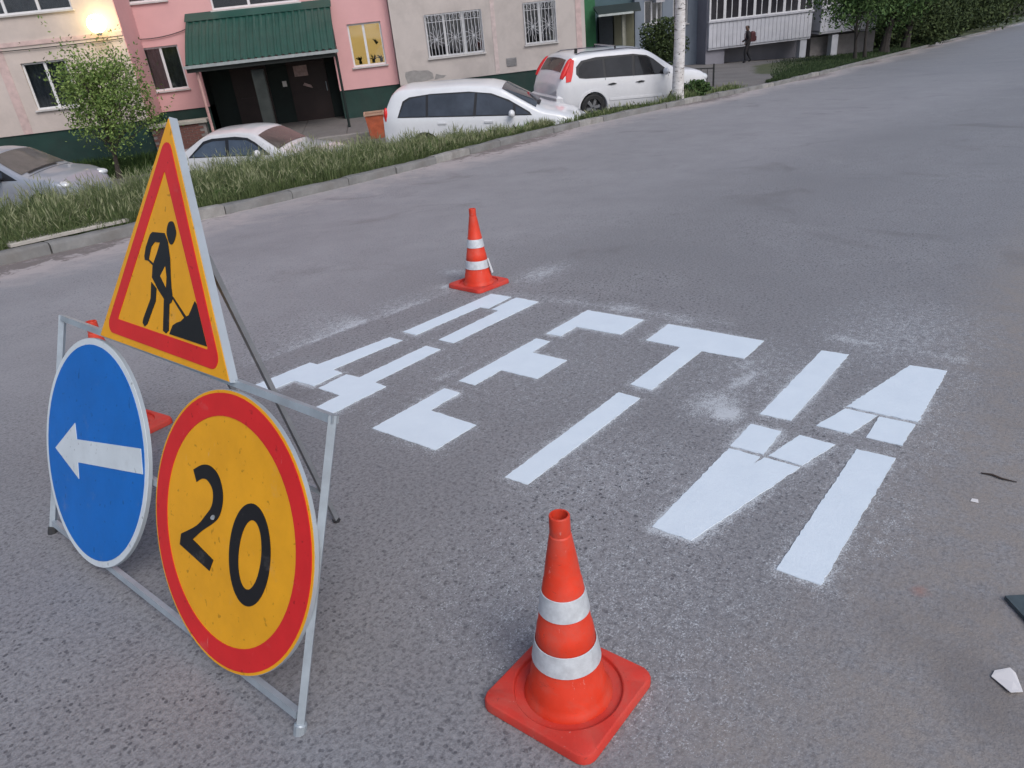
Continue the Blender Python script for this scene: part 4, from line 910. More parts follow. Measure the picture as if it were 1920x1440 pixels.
    def wheel(s, wx, sg, wr):
        y = sg * (s.W / 2 - .115); o = MB().lathe([(wr * .66, -.10), (wr * .9, -.105), (wr, -.075), (wr, .075), (wr * .9, .105), (wr * .66, .10)], 28, (0, 0, 0), 'y').build('wheel', m_tyre, s.root, True, rad(40))
        o.location = (wx, y, wr)
        MB().lathe([(wr * .67, -.09), (wr * .67, .085), (wr * .62, .09), (wr * .6, .03), (wr * .6, -.09)], 28, (0, 0, 0), 'y').build('rim', m_rim, o, True, rad(40))
        sp = MB()
        for k in range(6):
            a = math.pi * k / 3 + .2; c, q = math.cos(a), math.sin(a); pr = [(.02, -.028), (wr * .62, -.042), (wr * .62, .042), (.02, .028)]
            sp.prism(pr, lambda p, r, d, c=c, q=q: (p * c - r * q, sg * d, p * q + r * c), .035, .07)
        sp.build('spokes', m_rim, o)
        MB().lathe([(.001, -.02), (wr * .6, -.02), (wr * .6, .0), (.001, .0)], 20, (0, 0, 0), 'y').build('brake_disc', mat('brake', (.05, .05, .055), .5, .5), o)
    def blobs(s, name, c, r, mt, sides=(-1, 1), rot=0):
        for sg in sides:
            mb = MB(); prof = [(math.cos(a), math.sin(a)) for a in np.linspace(-math.pi / 2, math.pi / 2, 9)]; prof = [(max(.001, p[0]), p[1]) for p in prof]
            mb.lathe(prof, 16); cr, sr = math.cos(rot * sg), math.sin(rot * sg)
            vv = []
            for x, y, z in mb.v:
                x, y, z = x * r[0], y * r[1], z * r[2]; vv.append((c[0] + x * cr - y * sr, sg * c[1] + x * sr + y * cr, c[2] + z))
            mb.v = vv; mb.build(name, mt, s.root, True, rad(80))
    def mirror(s, x, z, mt, sides=(-1, 1)):
        y = s.ys(x, z); s.blobs('mirror', (x, y + .11, z + .03), (.075, .11, .085), mt, sides)
    def seam(s, pts):
        for a, b in zip(pts[:-1], pts[1:]):
            d = .006; dx, dz = b[0] - a[0], b[1] - a[1]; L = math.hypot(dx, dz); nx, nz = -dz / L * d, dx / L * d
            s.side('door_gap', [(a[0] - nx, a[1] - nz), (b[0] - nx, b[1] - nz), (b[0] + nx, b[1] + nz), (a[0] + nx, a[1] + nz)], m_band_, .002)
def carpaint(name, c, rough=.28, metal=0.0): return mat(name, c, rough, metal, var=.05, scale=1.5, coat=.8, dirt=tuple(x * .72 for x in c), dirt_amt=.35, dirt_scale=1.6)
p_white = carpaint('white_car_paint', (.72, .73, .75)); p_white2 = carpaint('pearl_white_paint', (.66, .665, .69)); p_cream = carpaint('off_white_paint', (.60, .60, .61)); p_silver = carpaint('silver_paint', (.34, .36, .41), .3, .25)
zt = lambda x, y, d=0: (x, y, terr(x, y) + d)
# --- white wagon
wy = rad(-16.6)
wg = Car('station_wagon', 'white station wagon with dark side windows parked nose to the kerb', (2.43, 18.91, -2.14), wy, rad(2.2), p_white, 4.80, 1.80,
 top=[(-2.4, 1.0), (-2.36, 1.12), (-2.22, 1.42), (-2.12, 1.56), (-1.9, 1.62), (-.6, 1.66), (.15, 1.63), (.42, 1.57), (1.30, 1.10), (1.42, 1.06), (1.75, 1.00), (2.1, .90), (2.32, .76), (2.4, .56)],
 belt=[(-2.4, 1.02), (-1.6, 1.0), (1.1, .94), (1.4, .92), (2.4, .70)], tumble=.16, tail=.5, nose=.7, wheels=(1.42, -1.40), wr=.32)
wg.patch('windshield', 1.24, .46, -.97, .97, m_cglass)
wg.patch('rear_window', -2.33, -2.16, -.86, .86, m_cglass)
wg.side('window_trim', [(-2.02, 1.03), (1.16, .985), (1.10, 1.06), (.62, 1.33), (.22, 1.475), (-.3, 1.53), (-1.2, 1.515), (-1.72, 1.46), (-1.88, 1.38)], m_band_, .004)
for poly in ([(-1.98, 1.055), (-1.34, 1.045), (-1.32, 1.475), (-1.68, 1.43), (-1.84, 1.35)], [(-1.28, 1.045), (-.22, 1.03), (-.16, 1.50), (-1.26, 1.49)], [(-.15, 1.03), (.72, 1.015), (.72, 1.25), (.2, 1.45), (-.1, 1.49)], [(.78, 1.015), (1.08, 1.01), (1.03, 1.06), (.78, 1.20)]):
    wg.side('side_window', poly, m_cglass, .009)
wg.mirror(.70, 1.02, p_white); wg.seam([(-1.3, 1.03), (-1.28, .36)]); wg.seam([(-.2, .99), (-.22, .36)]); wg.seam([(1.06, .96), (1.0, .36)])
for x in (-.95, .15): wg.side('door_handle', [(x - .10, .86), (x + .10, .86), (x + .10, .90), (x - .10, .90)], p_white, .028)
wg.blobs('headlight', (2.14, .64, .72), (.22, .13, .085), m_head, rot=.45); wg.blobs('tail_lamp', (-2.32, .72, 1.05), (.06, .08, .2), m_tail)
wg.patch('wiper', 1.30, 1.24, -.6, .1, m_band_, .02, 2, 6)
wg.side('number_plate', [(2.38, .5), (2.40, .5), (2.40, .52), (2.38, .52)], m_white, .002, (1,))
# --- white SUV
sv = Car('offroad_car', 'white high roofed offroad car with tall red tail lamps beside the birch', (6.49, 21.15, -2.0), rad(11.8), rad(3.2), p_white2, 4.62, 1.79,
 top=[(-2.31, .78), (-2.27, 1.0), (-2.15, 1.22), (-1.93, 1.56), (-1.80, 1.63), (-1.0, 1.675), (.0, 1.69), (.30, 1.655), (.48, 1.58), (1.16, 1.16), (1.28, 1.12), (1.8, 1.08), (2.05, 1.02), (2.2, .90), (2.28, .74), (2.31, .6)],
 belt=[(-2.31, 1.08), (-1.5, 1.07), (1.1, 1.02), (2.31, .85)], sill=.30, tumble=.15, tail=.35, nose=.45, wheels=(1.32, -1.31), wr=.345)
sv.patch('windshield', 1.12, .52, -.97, .97, m_cglass)
sv.patch('rear_window', -2.14, -1.95, -.84, .84, mat('rear_glass', (.065, .042, .036), .08, spec=.6))
sv.side('window_trim', [(-1.72, 1.10), (-1.55, 1.075), (.98, 1.04), (.94, 1.10), (.50, 1.42), (.30, 1.52), (-.1, 1.575), (-1.2, 1.56), (-1.62, 1.50), (-1.78, 1.36), (-1.80, 1.20)], m_band_, .004)
m_sglass = mat('suv_glass', (.018, .019, .021), .05, var=.5, scale=1.8, spec=.42)
for poly in ([(-1.70, 1.13), (-1.54, 1.10), (-1.02, 1.09), (-1.02, 1.505), (-1.56, 1.46), (-1.70, 1.34), (-1.73, 1.2)], [(-.95, 1.09), (-.18, 1.075), (-.14, 1.53), (-.95, 1.51)], [(-.10, 1.075), (.68, 1.065), (.68, 1.22), (.42, 1.42), (.24, 1.50), (-.06, 1.53)]):
    sv.side('side_window', poly, m_sglass, .009)
sv.side('tail_lamp', [(-2.10, 1.02), (-1.97, 1.04), (-1.90, 1.22), (-1.82, 1.52), (-1.90, 1.56), (-1.99, 1.42), (-2.09, 1.18)], m_tail, .022)
for sg in (-1, 1):
    q = MB(); q.tube([(x, sg * (sv.ys(x, sv.T(x) - .05) - .035), sv.T(x) - .045) for x in (-2.19, -2.12, -2.05, -1.98, -1.92, -1.87)], [.05, .072, .072, .066, .058, .04], 10); q.build('tail_lamp', m_tail, sv.root, True)
sv.mirror(.78, 1.08, p_white2); sv.seam([(-.98, 1.06), (-.95, .62)]); sv.seam([(-.14, 1.05), (-.18, .42)]); sv.seam([(.92, 1.02), (.86, .42)])
sv.side('wheel_arch_lip', [(-1.31 + .46 * math.cos(a), .345 + .46 * math.sin(a)) for a in np.linspace(-.2, math.pi + .2, 20)] + [(-1.31 + .405 * math.cos(a), .345 + .405 * math.sin(a)) for a in np.linspace(math.pi + .2, -.2, 20)], p_white2, .022)
for x in (-.78, .06): sv.side('door_handle', [(x - .13, .905), (x - .04, .88), (x + .09, .89), (x + .13, .91), (x + .03, .93)], m_band_, .03)
sv.side('side_moulding', [(-.85, .50), (.80, .49), (.80, .55), (-.85, .56)], p_white2, .02)
for sg in (-1, 1):
    q = MB(); q.tube([(-1.72, sg * .60, 1.63), (-1.55, sg * .60, 1.69), (-.2, sg * .61, 1.72), (.18, sg * .60, 1.68)], .013, 6); q.build('roof_rail', mat('dark_rail', (.03, .035, .06), .4), sv.root, True)
q = MB(); q.box(-1.66, -1.60, -.5, -.44, 1.66, 1.78); q.build('antenna', m_band_, sv.root)
q = MB(); q.tube([(-.55, -.56, 1.78), (-.55, .56, 1.78)], .02, 6); q.build('roof_bar', m_rim, sv.root); q = MB(); q.tube([(-.55, -.58, 1.72), (-.55, -.57, 1.79)], .025, 6); q.tube([(-.55, .58, 1.72), (-.55, .57, 1.79)], .025, 6); q.build('roof_bar_foot', m_band_, sv.root)
sv.blobs('headlight', (2.1, .70, .86), (.16, .12, .11), m_head, rot=.4)
q = MB(); q.box(-2.30, -2.265, -.26, .26, .80, .91); q.build('number_plate', m_white, sv.root)
q = MB(); q.cbox(-2.36, -2.05, -.84, .84, .42, .70, .05); q.build('rear_bumper', p_white2, sv.root)
# --- off-white sedan
sd_ = Car('sedan_car', 'off white sedan with only roof and windows showing above the grass', (-3.15, 19.5, -2.36), rad(-22.5), 0.0, p_cream, 4.5, 1.70,
 top=[(-2.25, .72), (-2.2, .90), (-1.75, .97), (-1.62, .99), (-1.02, 1.33), (-.85, 1.385), (-.1, 1.42), (.28, 1.385), (.42, 1.33), (1.02, .96), (1.15, .93), (1.7, .86), (2.05, .76), (2.2, .62), (2.25, .5)],
 belt=[(-2.25, .88), (-1.5, .91), (.9, .88), (2.25, .70)], tumble=.19, sill=.24, wheels=(1.32, -1.30), wr=.30)
sd_.patch('windshield', .97, .46, -.96, .96, mat('brown_windshield', (.070, .062, .056), .07, spec=.7)); sd_.patch('rear_window', -1.56, -1.08, -.9, .9, m_cglass)
sd_.side('window_trim', [(-1.38, .92), (.80, .905), (.42, 1.18), (.22, 1.285), (-.1, 1.325), (-.72, 1.31), (-.95, 1.26)], m_band_, .004)
m_bglass = mat('sedan_glass', (.060, .078, .105), .07, var=.3, scale=2, spec=.7)
for poly in ([(-1.30, .94), (-.36, .93), (-.36, 1.255), (-.70, 1.25), (-.92, 1.20)], [(-.27, .93), (.70, .92), (.36, 1.16), (.18, 1.235), (-.27, 1.26)]): sd_.side('side_window', poly, m_bglass, .009)
sd_.mirror(.52, .93, p_cream); sd_.blobs('headlight', (2.05, .58, .66), (.16, .14, .07), m_head, rot=.4)
for x in (-.75, .1): sd_.side('door_handle', [(x - .10, .80), (x + .10, .80), (x + .10, .835), (x - .10, .835)], p_cream, .025)
sd_.seam([(-.31, .9), (-.33, .34)])
# --- silver hatchback
hb = Car('hatchback_car', 'silver grey hatchback cut by the left edge of the picture', (-8.98, 20.0, -2.36), rad(-20), 0.0, p_silver, 4.2, 1.72,
 top=[(-2.1, .9), (-2.02, 1.1), (-1.7, 1.42), (-1.5, 1.48), (-.3, 1.52), (.15, 1.46), (.95, 1.03), (1.08, .99), (1.55, .93), (1.85, .84), (2.02, .68), (2.1, .5)],
 belt=[(-2.1, 1.0), (.8, .93), (2.1, .72)], tumble=.17, wheels=(1.28, -1.25), wr=.30, nose=.6)
hb.patch('windshield', .92, .18, -.97, .97, mat('taupe_windshield', (.10, .090, .084), .06, spec=.7)); hb.side('window_trim', [(-1.5, 1.0), (.86, .955), (.30, 1.28), (-.1, 1.40), (-1.3, 1.38)], m_band_, .004)
for poly in ([(-1.35, 1.03), (-.4, 1.01), (-.4, 1.34), (-1.2, 1.33)], [(-.32, 1.01), (.48, .995), (.48, 1.14), (.22, 1.27), (-.1, 1.35), (-.32, 1.34)]): hb.side('side_window', poly, m_cglass, .009)
hb.mirror(.42, .98, m_band_); hb.blobs('headlight', (1.82, .62, .76), (.22, .14, .09), m_head, rot=.5)
hb.patch('wiper', 1.0, .94, -.75, .5, m_band_, .018, 2, 8); hb.seam([(.86, .93), (.8, .34)])
hb.patch('bonnet_gap', 1.07, 1.09, -.9, .9, m_band_, .004, 1, 8)

# ================================================================== GRASS
def blades(name, s, dv, hgt, wid, mt, label, lean=.45, heads=0.25, zoff=0):
    n = len(s); x, y, z = terr_sd(s, dv); base = np.stack([x, y, z - .02 + zoff], 1)
    a = rng.uniform(0, 2 * np.pi, n); la = rng.uniform(0, 2 * np.pi, n); ln = np.abs(rng.normal(0, lean, n)); h = hgt * rng.uniform(.55, 1.15, n)
    dx = np.stack([np.cos(a), np.sin(a), np.zeros(n)], 1) * (wid * rng.uniform(.6, 1.4, n))[:, None]
    ld = np.stack([np.cos(la), np.sin(la), np.zeros(n)], 1); up = np.array([0, 0, 1.0])
    mid = base + up * (h * .55)[:, None] + ld * (h * ln * .25)[:, None]; tip = base + up * (h * (1 - .25 * ln))[:, None] + ld * (h * ln * .8)[:, None]
    vs = np.stack([base - dx, base + dx, mid - dx * .75, mid + dx * .75, tip], 1).reshape(-1, 3)
    o = np.arange(n) * 5; fs = [tuple(q) for q in np.stack([o, o + 1, o + 3, o + 2], 1).tolist()] + [tuple(q) for q in np.stack([o + 2, o + 3, o + 4], 1).tolist()]
    rnd = np.repeat(rng.uniform(0, .85, n), 5)
    k = int(n * heads); sel = rng.choice(n, k, replace=False) if k else []
    if k:
        t_ = tip[sel]; d_ = dx[sel] * 1.7; u_ = (tip[sel] - mid[sel]); u_ = u_ / np.linalg.norm(u_, axis=1)[:, None] * rng.uniform(.04, .09, k)[:, None]
        hv = np.stack([t_ - u_ * .5, t_ + d_, t_ + u_, t_ - d_], 1).reshape(-1, 3); o2 = len(vs) + np.arange(k) * 4
        vs = np.concatenate([vs, hv]); fs += [tuple(q) for q in np.stack([o2, o2 + 1, o2 + 2, o2 + 3], 1).tolist()]; rnd = np.concatenate([rnd, np.repeat(rng.uniform(.9, 1.0, k), 4)])
    ob = raw(name, vs, fs, mt, attr=dict(rnd=rnd)); tag(ob, label, 'grass', kind='stuff'); return ob
m_grass = attrmat('meadow_grass', (.062, .098, .034), (.165, .200, .088), .85, (.27, .275, .17))
n = 130000
gs_ = rng.uniform(-3.5, 13.3, n); gd = .17 + rng.random(n) ** 1.25 * (2.5 - 1.6 * sst(7, 12.5, gs_))
clump = .75 + .25 * np.sin(gs_ * 3.1 + gd * 2) * np.sin(gs_ * 7.7 - gd * 5); hh_ = (.42 - .17 * sst(6.0, 12.5, gs_)) * clump * (.62 + .38 * sst(.15, .6, gd))
hh_ = hh_ * (1 - .45 * sst(3.2, 1.5, gs_))
blades('verge_grass', gs_, gd, hh_ * 1.12, .0032, m_grass, 'tall uneven meadow grass on the verge behind the kerb', lean=.62, heads=.22)
n = 2600; gw = rng.uniform(-3.5, 12.5, n); gwd = .2 + rng.random(n) * (1.6 - .9 * sst(7, 12.5, gw)); patchy = np.sin(gw * 1.7) + np.sin(gw * 4.1 + 1) + np.sin(gwd * 5) > .3
blades('verge_weeds', gw[patchy], gwd[patchy], np.full(int(patchy.sum()), .26), .017, attrmat('weed_leaf', (.045, .09, .022), (.13, .19, .06), .75), 'broad leaved weeds mixed into the verge grass', lean=.9, heads=0)
n = 5200; gs2 = np.concatenate([rng.normal(15.6, 1.0, 2600), rng.normal(19.3, .8, 1600), rng.normal(22.2, .4, 1000)]); gd2 = .17 + rng.random(n) * .5
blades('verge_tufts', gs2, gd2, np.full(n, .17) + .08 * (np.abs(gs2 - 19.6) < .9), .008, m_grass, 'thin grass tufts between the parked cars and the kerb', heads=.08)
n = 26000; gs3 = rng.uniform(25, 75, n); gd3 = .2 + rng.random(n) ** 1.1 * rng.uniform(.35, 1.1, n) * np.clip((gs3 - 25) * .30, .15, 4.5)
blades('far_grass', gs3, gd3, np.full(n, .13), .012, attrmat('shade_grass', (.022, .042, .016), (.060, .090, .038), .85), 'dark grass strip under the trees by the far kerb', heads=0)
n = 5000; xg = rng.uniform(-11, -6.6, n); yg = rng.uniform(23.2, 26.0, n); sg_, vg_ = sv_of(xg, yg)
blades('lawn_grass', sg_, vg_ - vk(sg_), np.full(n, .35), .012, attrmat('lawn_green', (.022, .048, .012), (.08, .13, .035), .8), 'green weeds growing along the left plinth', heads=0)

# ================================================================== TREES
def tree(name, label, x, y, h, trunk_r, crown_c, crown_r, nleaf, leaf, mt, bark, group=None, nl=9, up=.5, seed=1, trunk_top=None, skew=0, clumps=46):
    r = np.random.default_rng(seed); z0 = terr(x, y) - .05; e = empty(name, (x, y, z0)); tag(e, label, 'tree', group)
    tt = trunk_top or h * .7
    pts = [(skew * tt * t + .06 * math.sin(t * 5 + seed), .05 * math.cos(t * 4 + seed), tt * t) for t in np.linspace(0, 1, 9)]
    MB().tube(pts, [trunk_r * (1 - .65 * t) * (1.35 if t == 0 else 1) for t in np.linspace(0, 1, 9)], 9).build('trunk', bark, e, True)
    cc = np.array(crown_c) - np.array([x, y, z0]); cr = np.array(crown_r)
    lb = MB(); ends = []
    for k in range(clumps):
        d = r.normal(0, 1, 3); d /= np.linalg.norm(d); q = r.random() ** .45; p = cc + d * cr * q; ends.append((p, q))
        if k < nl * 2:
            t = r.uniform(.35, 1); b = np.array(pts[int(t * 8)]); m_ = (b + p) / 2 + np.array([0, 0, -.08 * np.linalg.norm(p - b)])
            lb.tube([b, m_, p], [trunk_r * .35 * (1.2 - t * .6), trunk_r * .2, .006], 5)
    lb.build('limbs', bark, e, True)
    P_ = []
    per = nleaf // clumps
    for p, q in ends:
        sp = (.34 + .25 * r.random()) * cr.min() * .8
        L_ = p + r.normal(0, 1, (per, 3)) * sp * np.array([.62, .62, .5]); P_.append(L_)
        ntw = per // 14   # upright shoots
        base = p + r.normal(0, .4, 3) * sp; dirn = np.array([r.normal(0, .35), r.normal(0, .35), 1.0]) * up + (p - cc) / (np.linalg.norm(p - cc) + .01) * .5
        P_.append(base + dirn[None, :] * r.random((ntw, 1)) * cr.min() * .55 + r.normal(0, .03, (ntw, 3)))
    Pn = np.concatenate(P_); n = len(Pn); u = r.normal(0, 1, (n, 3)); u /= np.linalg.norm(u, axis=1)[:, None]; v = np.cross(u, r.normal(0, 1, (n, 3))); v /= np.linalg.norm(v, axis=1)[:, None]
    sz = leaf * r.uniform(.6, 1.3, (n, 1)); vs = np.stack([Pn - u * sz, Pn + v * sz * .45, Pn + u * sz, Pn - v * sz * .45], 1).reshape(-1, 3); o = np.arange(n) * 4
    raw('crown', vs, np.stack([o, o + 1, o + 2, o + 3], 1), mt, e, attr=dict(rnd=np.repeat(r.uniform(0, 1, n), 4)))
    return e
m_leaf = attrmat('tree_leaf', (.050, .105, .018), (.25, .34, .10), .7); m_leafd = attrmat('dark_leaf', (.018, .032, .012), (.070, .098, .034), .75); m_leafm = attrmat('linden_leaf', (.025, .06, .018), (.09, .15, .045), .7)
m_bark = mat('grey_bark', (.075, .06, .05), .95, var=.3, scale=8, bmp=.5); m_barkd = mat('dark_bark', (.035, .030, .027), .95, var=.3, scale=8, bmp=.5)
tree('young_tree', 'young bright green tree in front of the left wall by the lamp', -7.65, 23.2, 4.2, .07, (-7.30, 23.2, -.12), (1.18, 1.0, 1.42), 10500, .045, m_leaf, m_bark, seed=5, up=1.35, trunk_top=2.6, clumps=58, nl=24)
# dark bush behind the birch
def bush(name, label, x, y, r3, nleaf, leaf, mt, seed, z=None):
    r = np.random.default_rng(seed); z0 = terr(x, y); e = empty(name, (x, y, z0)); tag(e, label, 'bush')
    lb = MB()
    for k in range(8): a = r.uniform(0, 6.28); lb.tube([(0, 0, -.05), (math.cos(a) * r3[0] * .3, math.sin(a) * r3[1] * .3, r3[2] * .9), (math.cos(a) * r3[0] * .7, math.sin(a) * r3[1] * .7, r3[2] * 1.5)], [.03, .02, .006], 5)
    lb.build('stems', m_barkd, e)
    P = r.normal(0, 1, (nleaf, 3)); P /= np.linalg.norm(P, axis=1)[:, None]; P *= (r.random((nleaf, 1)) ** .4) * (1 + .22 * np.sin(P[:, :1] * 6 + seed) * np.cos(P[:, 2:] * 5)); P = P * np.array(r3) + np.array([0, 0, r3[2] * .95])
    n = nleaf; u = r.normal(0, 1, (n, 3)); u /= np.linalg.norm(u, axis=1)[:, None]; v = np.cross(u, r.normal(0, 1, (n, 3))); v /= np.linalg.norm(v, axis=1)[:, None]; sz = leaf * r.uniform(.6, 1.3, (n, 1))
    vs = np.stack([P - u * sz, P + v * sz * .5, P + u * sz, P - v * sz * .5], 1).reshape(-1, 3); o = np.arange(n) * 4
    raw('leaves', vs, np.stack([o, o + 1, o + 2, o + 3], 1), mt, e, attr=dict(rnd=np.repeat(r.uniform(0, 1, n), 4)))
bush('round_bush', 'dark round bush behind the white offroad car and birch', 12.0, 33.0, (1.0, .9, 1.15), 5200, .07, m_leafd, 3)
bush('low_bush', 'bright green low weed clump at the foot of the birch', 8.45, 20.55, (.42, .30, .22), 1500, .045, m_leafm, 4)
# birch
def birch_material():
    mm, t, b = newmat('birch_bark'); v1 = coords(t, (5, 5, 16)); v2 = coords(t, (3, 3, 7))
    m1 = ramp(t, noise(t, v1, 1.3, 5, .65, .4), .58, .64); m2 = ramp(t, noise(t, v2, 1.0, 6, .7, 1.2), .60, .66)
    c = mixc(t, ramp(t, noise(t, v2, 2, 4), .3, .7), (.52, .49, .47), (.72, .70, .69)); c = mixc(t, m1, c, (.10, .085, .08)); c = mixc(t, m2, c, (.05, .045, .045))
    t.links.new(c, b.inputs['Base Color']); b.inputs['Roughness'].default_value = .8; bump(t, b, noise(t, v1, 2, 5, .7), .5, .02); return mm
bxx, byy = 7.62, 19.80
zb0 = terr(bxx, byy)
bi = empty('birch_tree', (bxx, byy, zb0 - .05)); tag(bi, 'birch tree with white and black bark in front of the offroad car', 'tree')
pts = [(.02 * math.sin(z * 1.3) + .013 * z, .02 * math.cos(z), z) for z in np.linspace(0, 9, 28)]
MB().tube(pts, [(.175 if z < .2 else .155 - .0115 * z) for z in np.linspace(0, 9, 28)], 16).build('trunk', birch_material(), bi, True)
r = np.random.default_rng(8); lb = MB(); P_ = []
for k in range(30):
    z = r.uniform(5.2, 9); a = r.uniform(0, 6.28); L = r.uniform(1.0, 2.3); q = (math.cos(a) * L, math.sin(a) * L, z + .5); lb.tube([(0.013 * z, 0, z), (q[0] * .5, q[1] * .5, z + .5), q], [.04, .025, .006], 5); P_.append(np.array(q) + r.normal(0, .45, (90, 3)) - np.array([0, 0, .4]))
lb.build('limbs', m_bark, bi, True); Pn = np.concatenate(P_); n = len(Pn); u = r.normal(0, 1, (n, 3)); u /= np.linalg.norm(u, axis=1)[:, None]; v = np.cross(u, r.normal(0, 1, (n, 3))); v /= np.linalg.norm(v, axis=1)[:, None]; sz = .06
raw('crown', np.stack([Pn - u * sz, Pn + v * sz * .6, Pn + u * sz, Pn - v * sz * .6], 1).reshape(-1, 3), np.arange(n * 4).reshape(-1, 4), m_leafm, bi, attr=dict(rnd=np.repeat(r.uniform(0, 1, n), 4)))

# ================================================================== RIGHT TREES AND SHRUBS
ti = 0
for (x, y, h, tr, cc, cr, nlf, lf, mt_, lab) in (
  (21.5, 34.0, 6.5, .085, 2.9, (2.0, 1.5, 1.55), 6200, .085, m_leafm, 'thin tree with hanging pale leaves, leftmost of the far trees'),
  (22.8, 35.2, 6.5, .08, 3.1, (1.3, 1.2, 1.3), 3200, .085, m_leafm, 'slim dark stemmed tree just right of the leftmost far tree'),
  (26.4, 39.0, 7.0, .24, 3.0, (2.4, 1.8, 1.7), 6600, .09, m_leafm, 'tree with a thick leaning dark trunk among the far trees'),
  (30.6, 43.2, 7.0, .24, 3.4, (2.6, 2.2, 2.6), 8000, .11, m_leafd, 'dark tree in front of the far shrubs'),
  (46.0, 62.0, 8.0, .28, 4.2, (4.0, 3.0, 3.6), 9000, .16, m_leafd, 'dense dark tree near the upper right corner'),
  (66.0, 84.0, 8.0, .30, 5.0, (6.0, 4.2, 4.6), 9000, .22, m_leafd, 'farthest dark tree by the kerb at the right edge')):
    ti += 1; z0 = terr(x, y)
    tree('street_tree', lab, x, y, h, tr, (x, y, z0 + cc), cr, nlf, lf, mt_, m_barkd, 'trees by the far kerb', seed=20 + ti, trunk_top=cc * 1.1, skew=.10 if ti == 3 else .01, clumps=40)
for k, (x, y, r3, n_, lf, lab) in enumerate(((30.2, 45.6, (2.2, 1.8, 1.5), 6000, .10, 'dark shrub at the foot of the lilac building corner'), (34.5, 47.5, (2.6, 1.8, 1.5), 6000, .11, 'dark shrub beside the end of the lilac building'), (39.5, 53.5, (3.2, 2.2, 2.0), 7000, .13, 'dark shrub between the far trees'), (46.5, 61.0, (3.8, 2.6, 2.4), 8000, .15, 'large dark shrub under the dense far tree'), (57.5, 74.5, (5.5, 3.6, 3.2), 9000, .20, 'broad dark shrub near the right edge'), (76.0, 95.0, (8.0, 5.0, 4.6), 9000, .28, 'farthest dark shrub along the kerb'))):
    bush('dark_shrub', lab, x, y, r3, n_, lf, m_leafd, 40 + k)

# ================================================================== STREET LAMP
lx, ly, lz = -7.78, YL - .42, 1.53
lamp = empty('wall_lamp', (lx, YL - .01, lz)); tag(lamp, 'lit yellow globe lamp on a bracket at the corner of the left wall', 'lamp')
MB().box(-.06, .06, -.02, .0, -.12, .12).build('wall_plate', m_tube, lamp)
MB().tube([(0, -.02, -.06), (0, -.25, -.20), (0, -.41, -.26)], .018, 8).build('bracket', m_tube, lamp, True)
MB().lathe([(.001, -.07), (.06, -.07), (.085, -.02), (.09, .02), (.001, .02)], 16, (0, -.41, -.22)).build('lamp_socket', m_tube, lamp, True)
prof = [(max(.001, .25 * math.cos(a)), .25 * math.sin(a)) for a in np.linspace(-math.pi / 2, math.pi / 2, 13)]
MB().lathe(prof, 20, (0, -.41, .02)).build('globe', emat('lamp_glow', (1.0, .78, .34), 12.0), lamp, True)
pl_d = bpy.data.lights.new('lamp_light', 'POINT'); pl_d.energy = 14; pl_d.color = (1, .76, .38); pl_d.shadow_soft_size = .2
plo = bpy.data.objects.new('lamp_light', pl_d); col.objects.link(plo); plo.parent = lamp; plo.location = (0, -.68, .02)

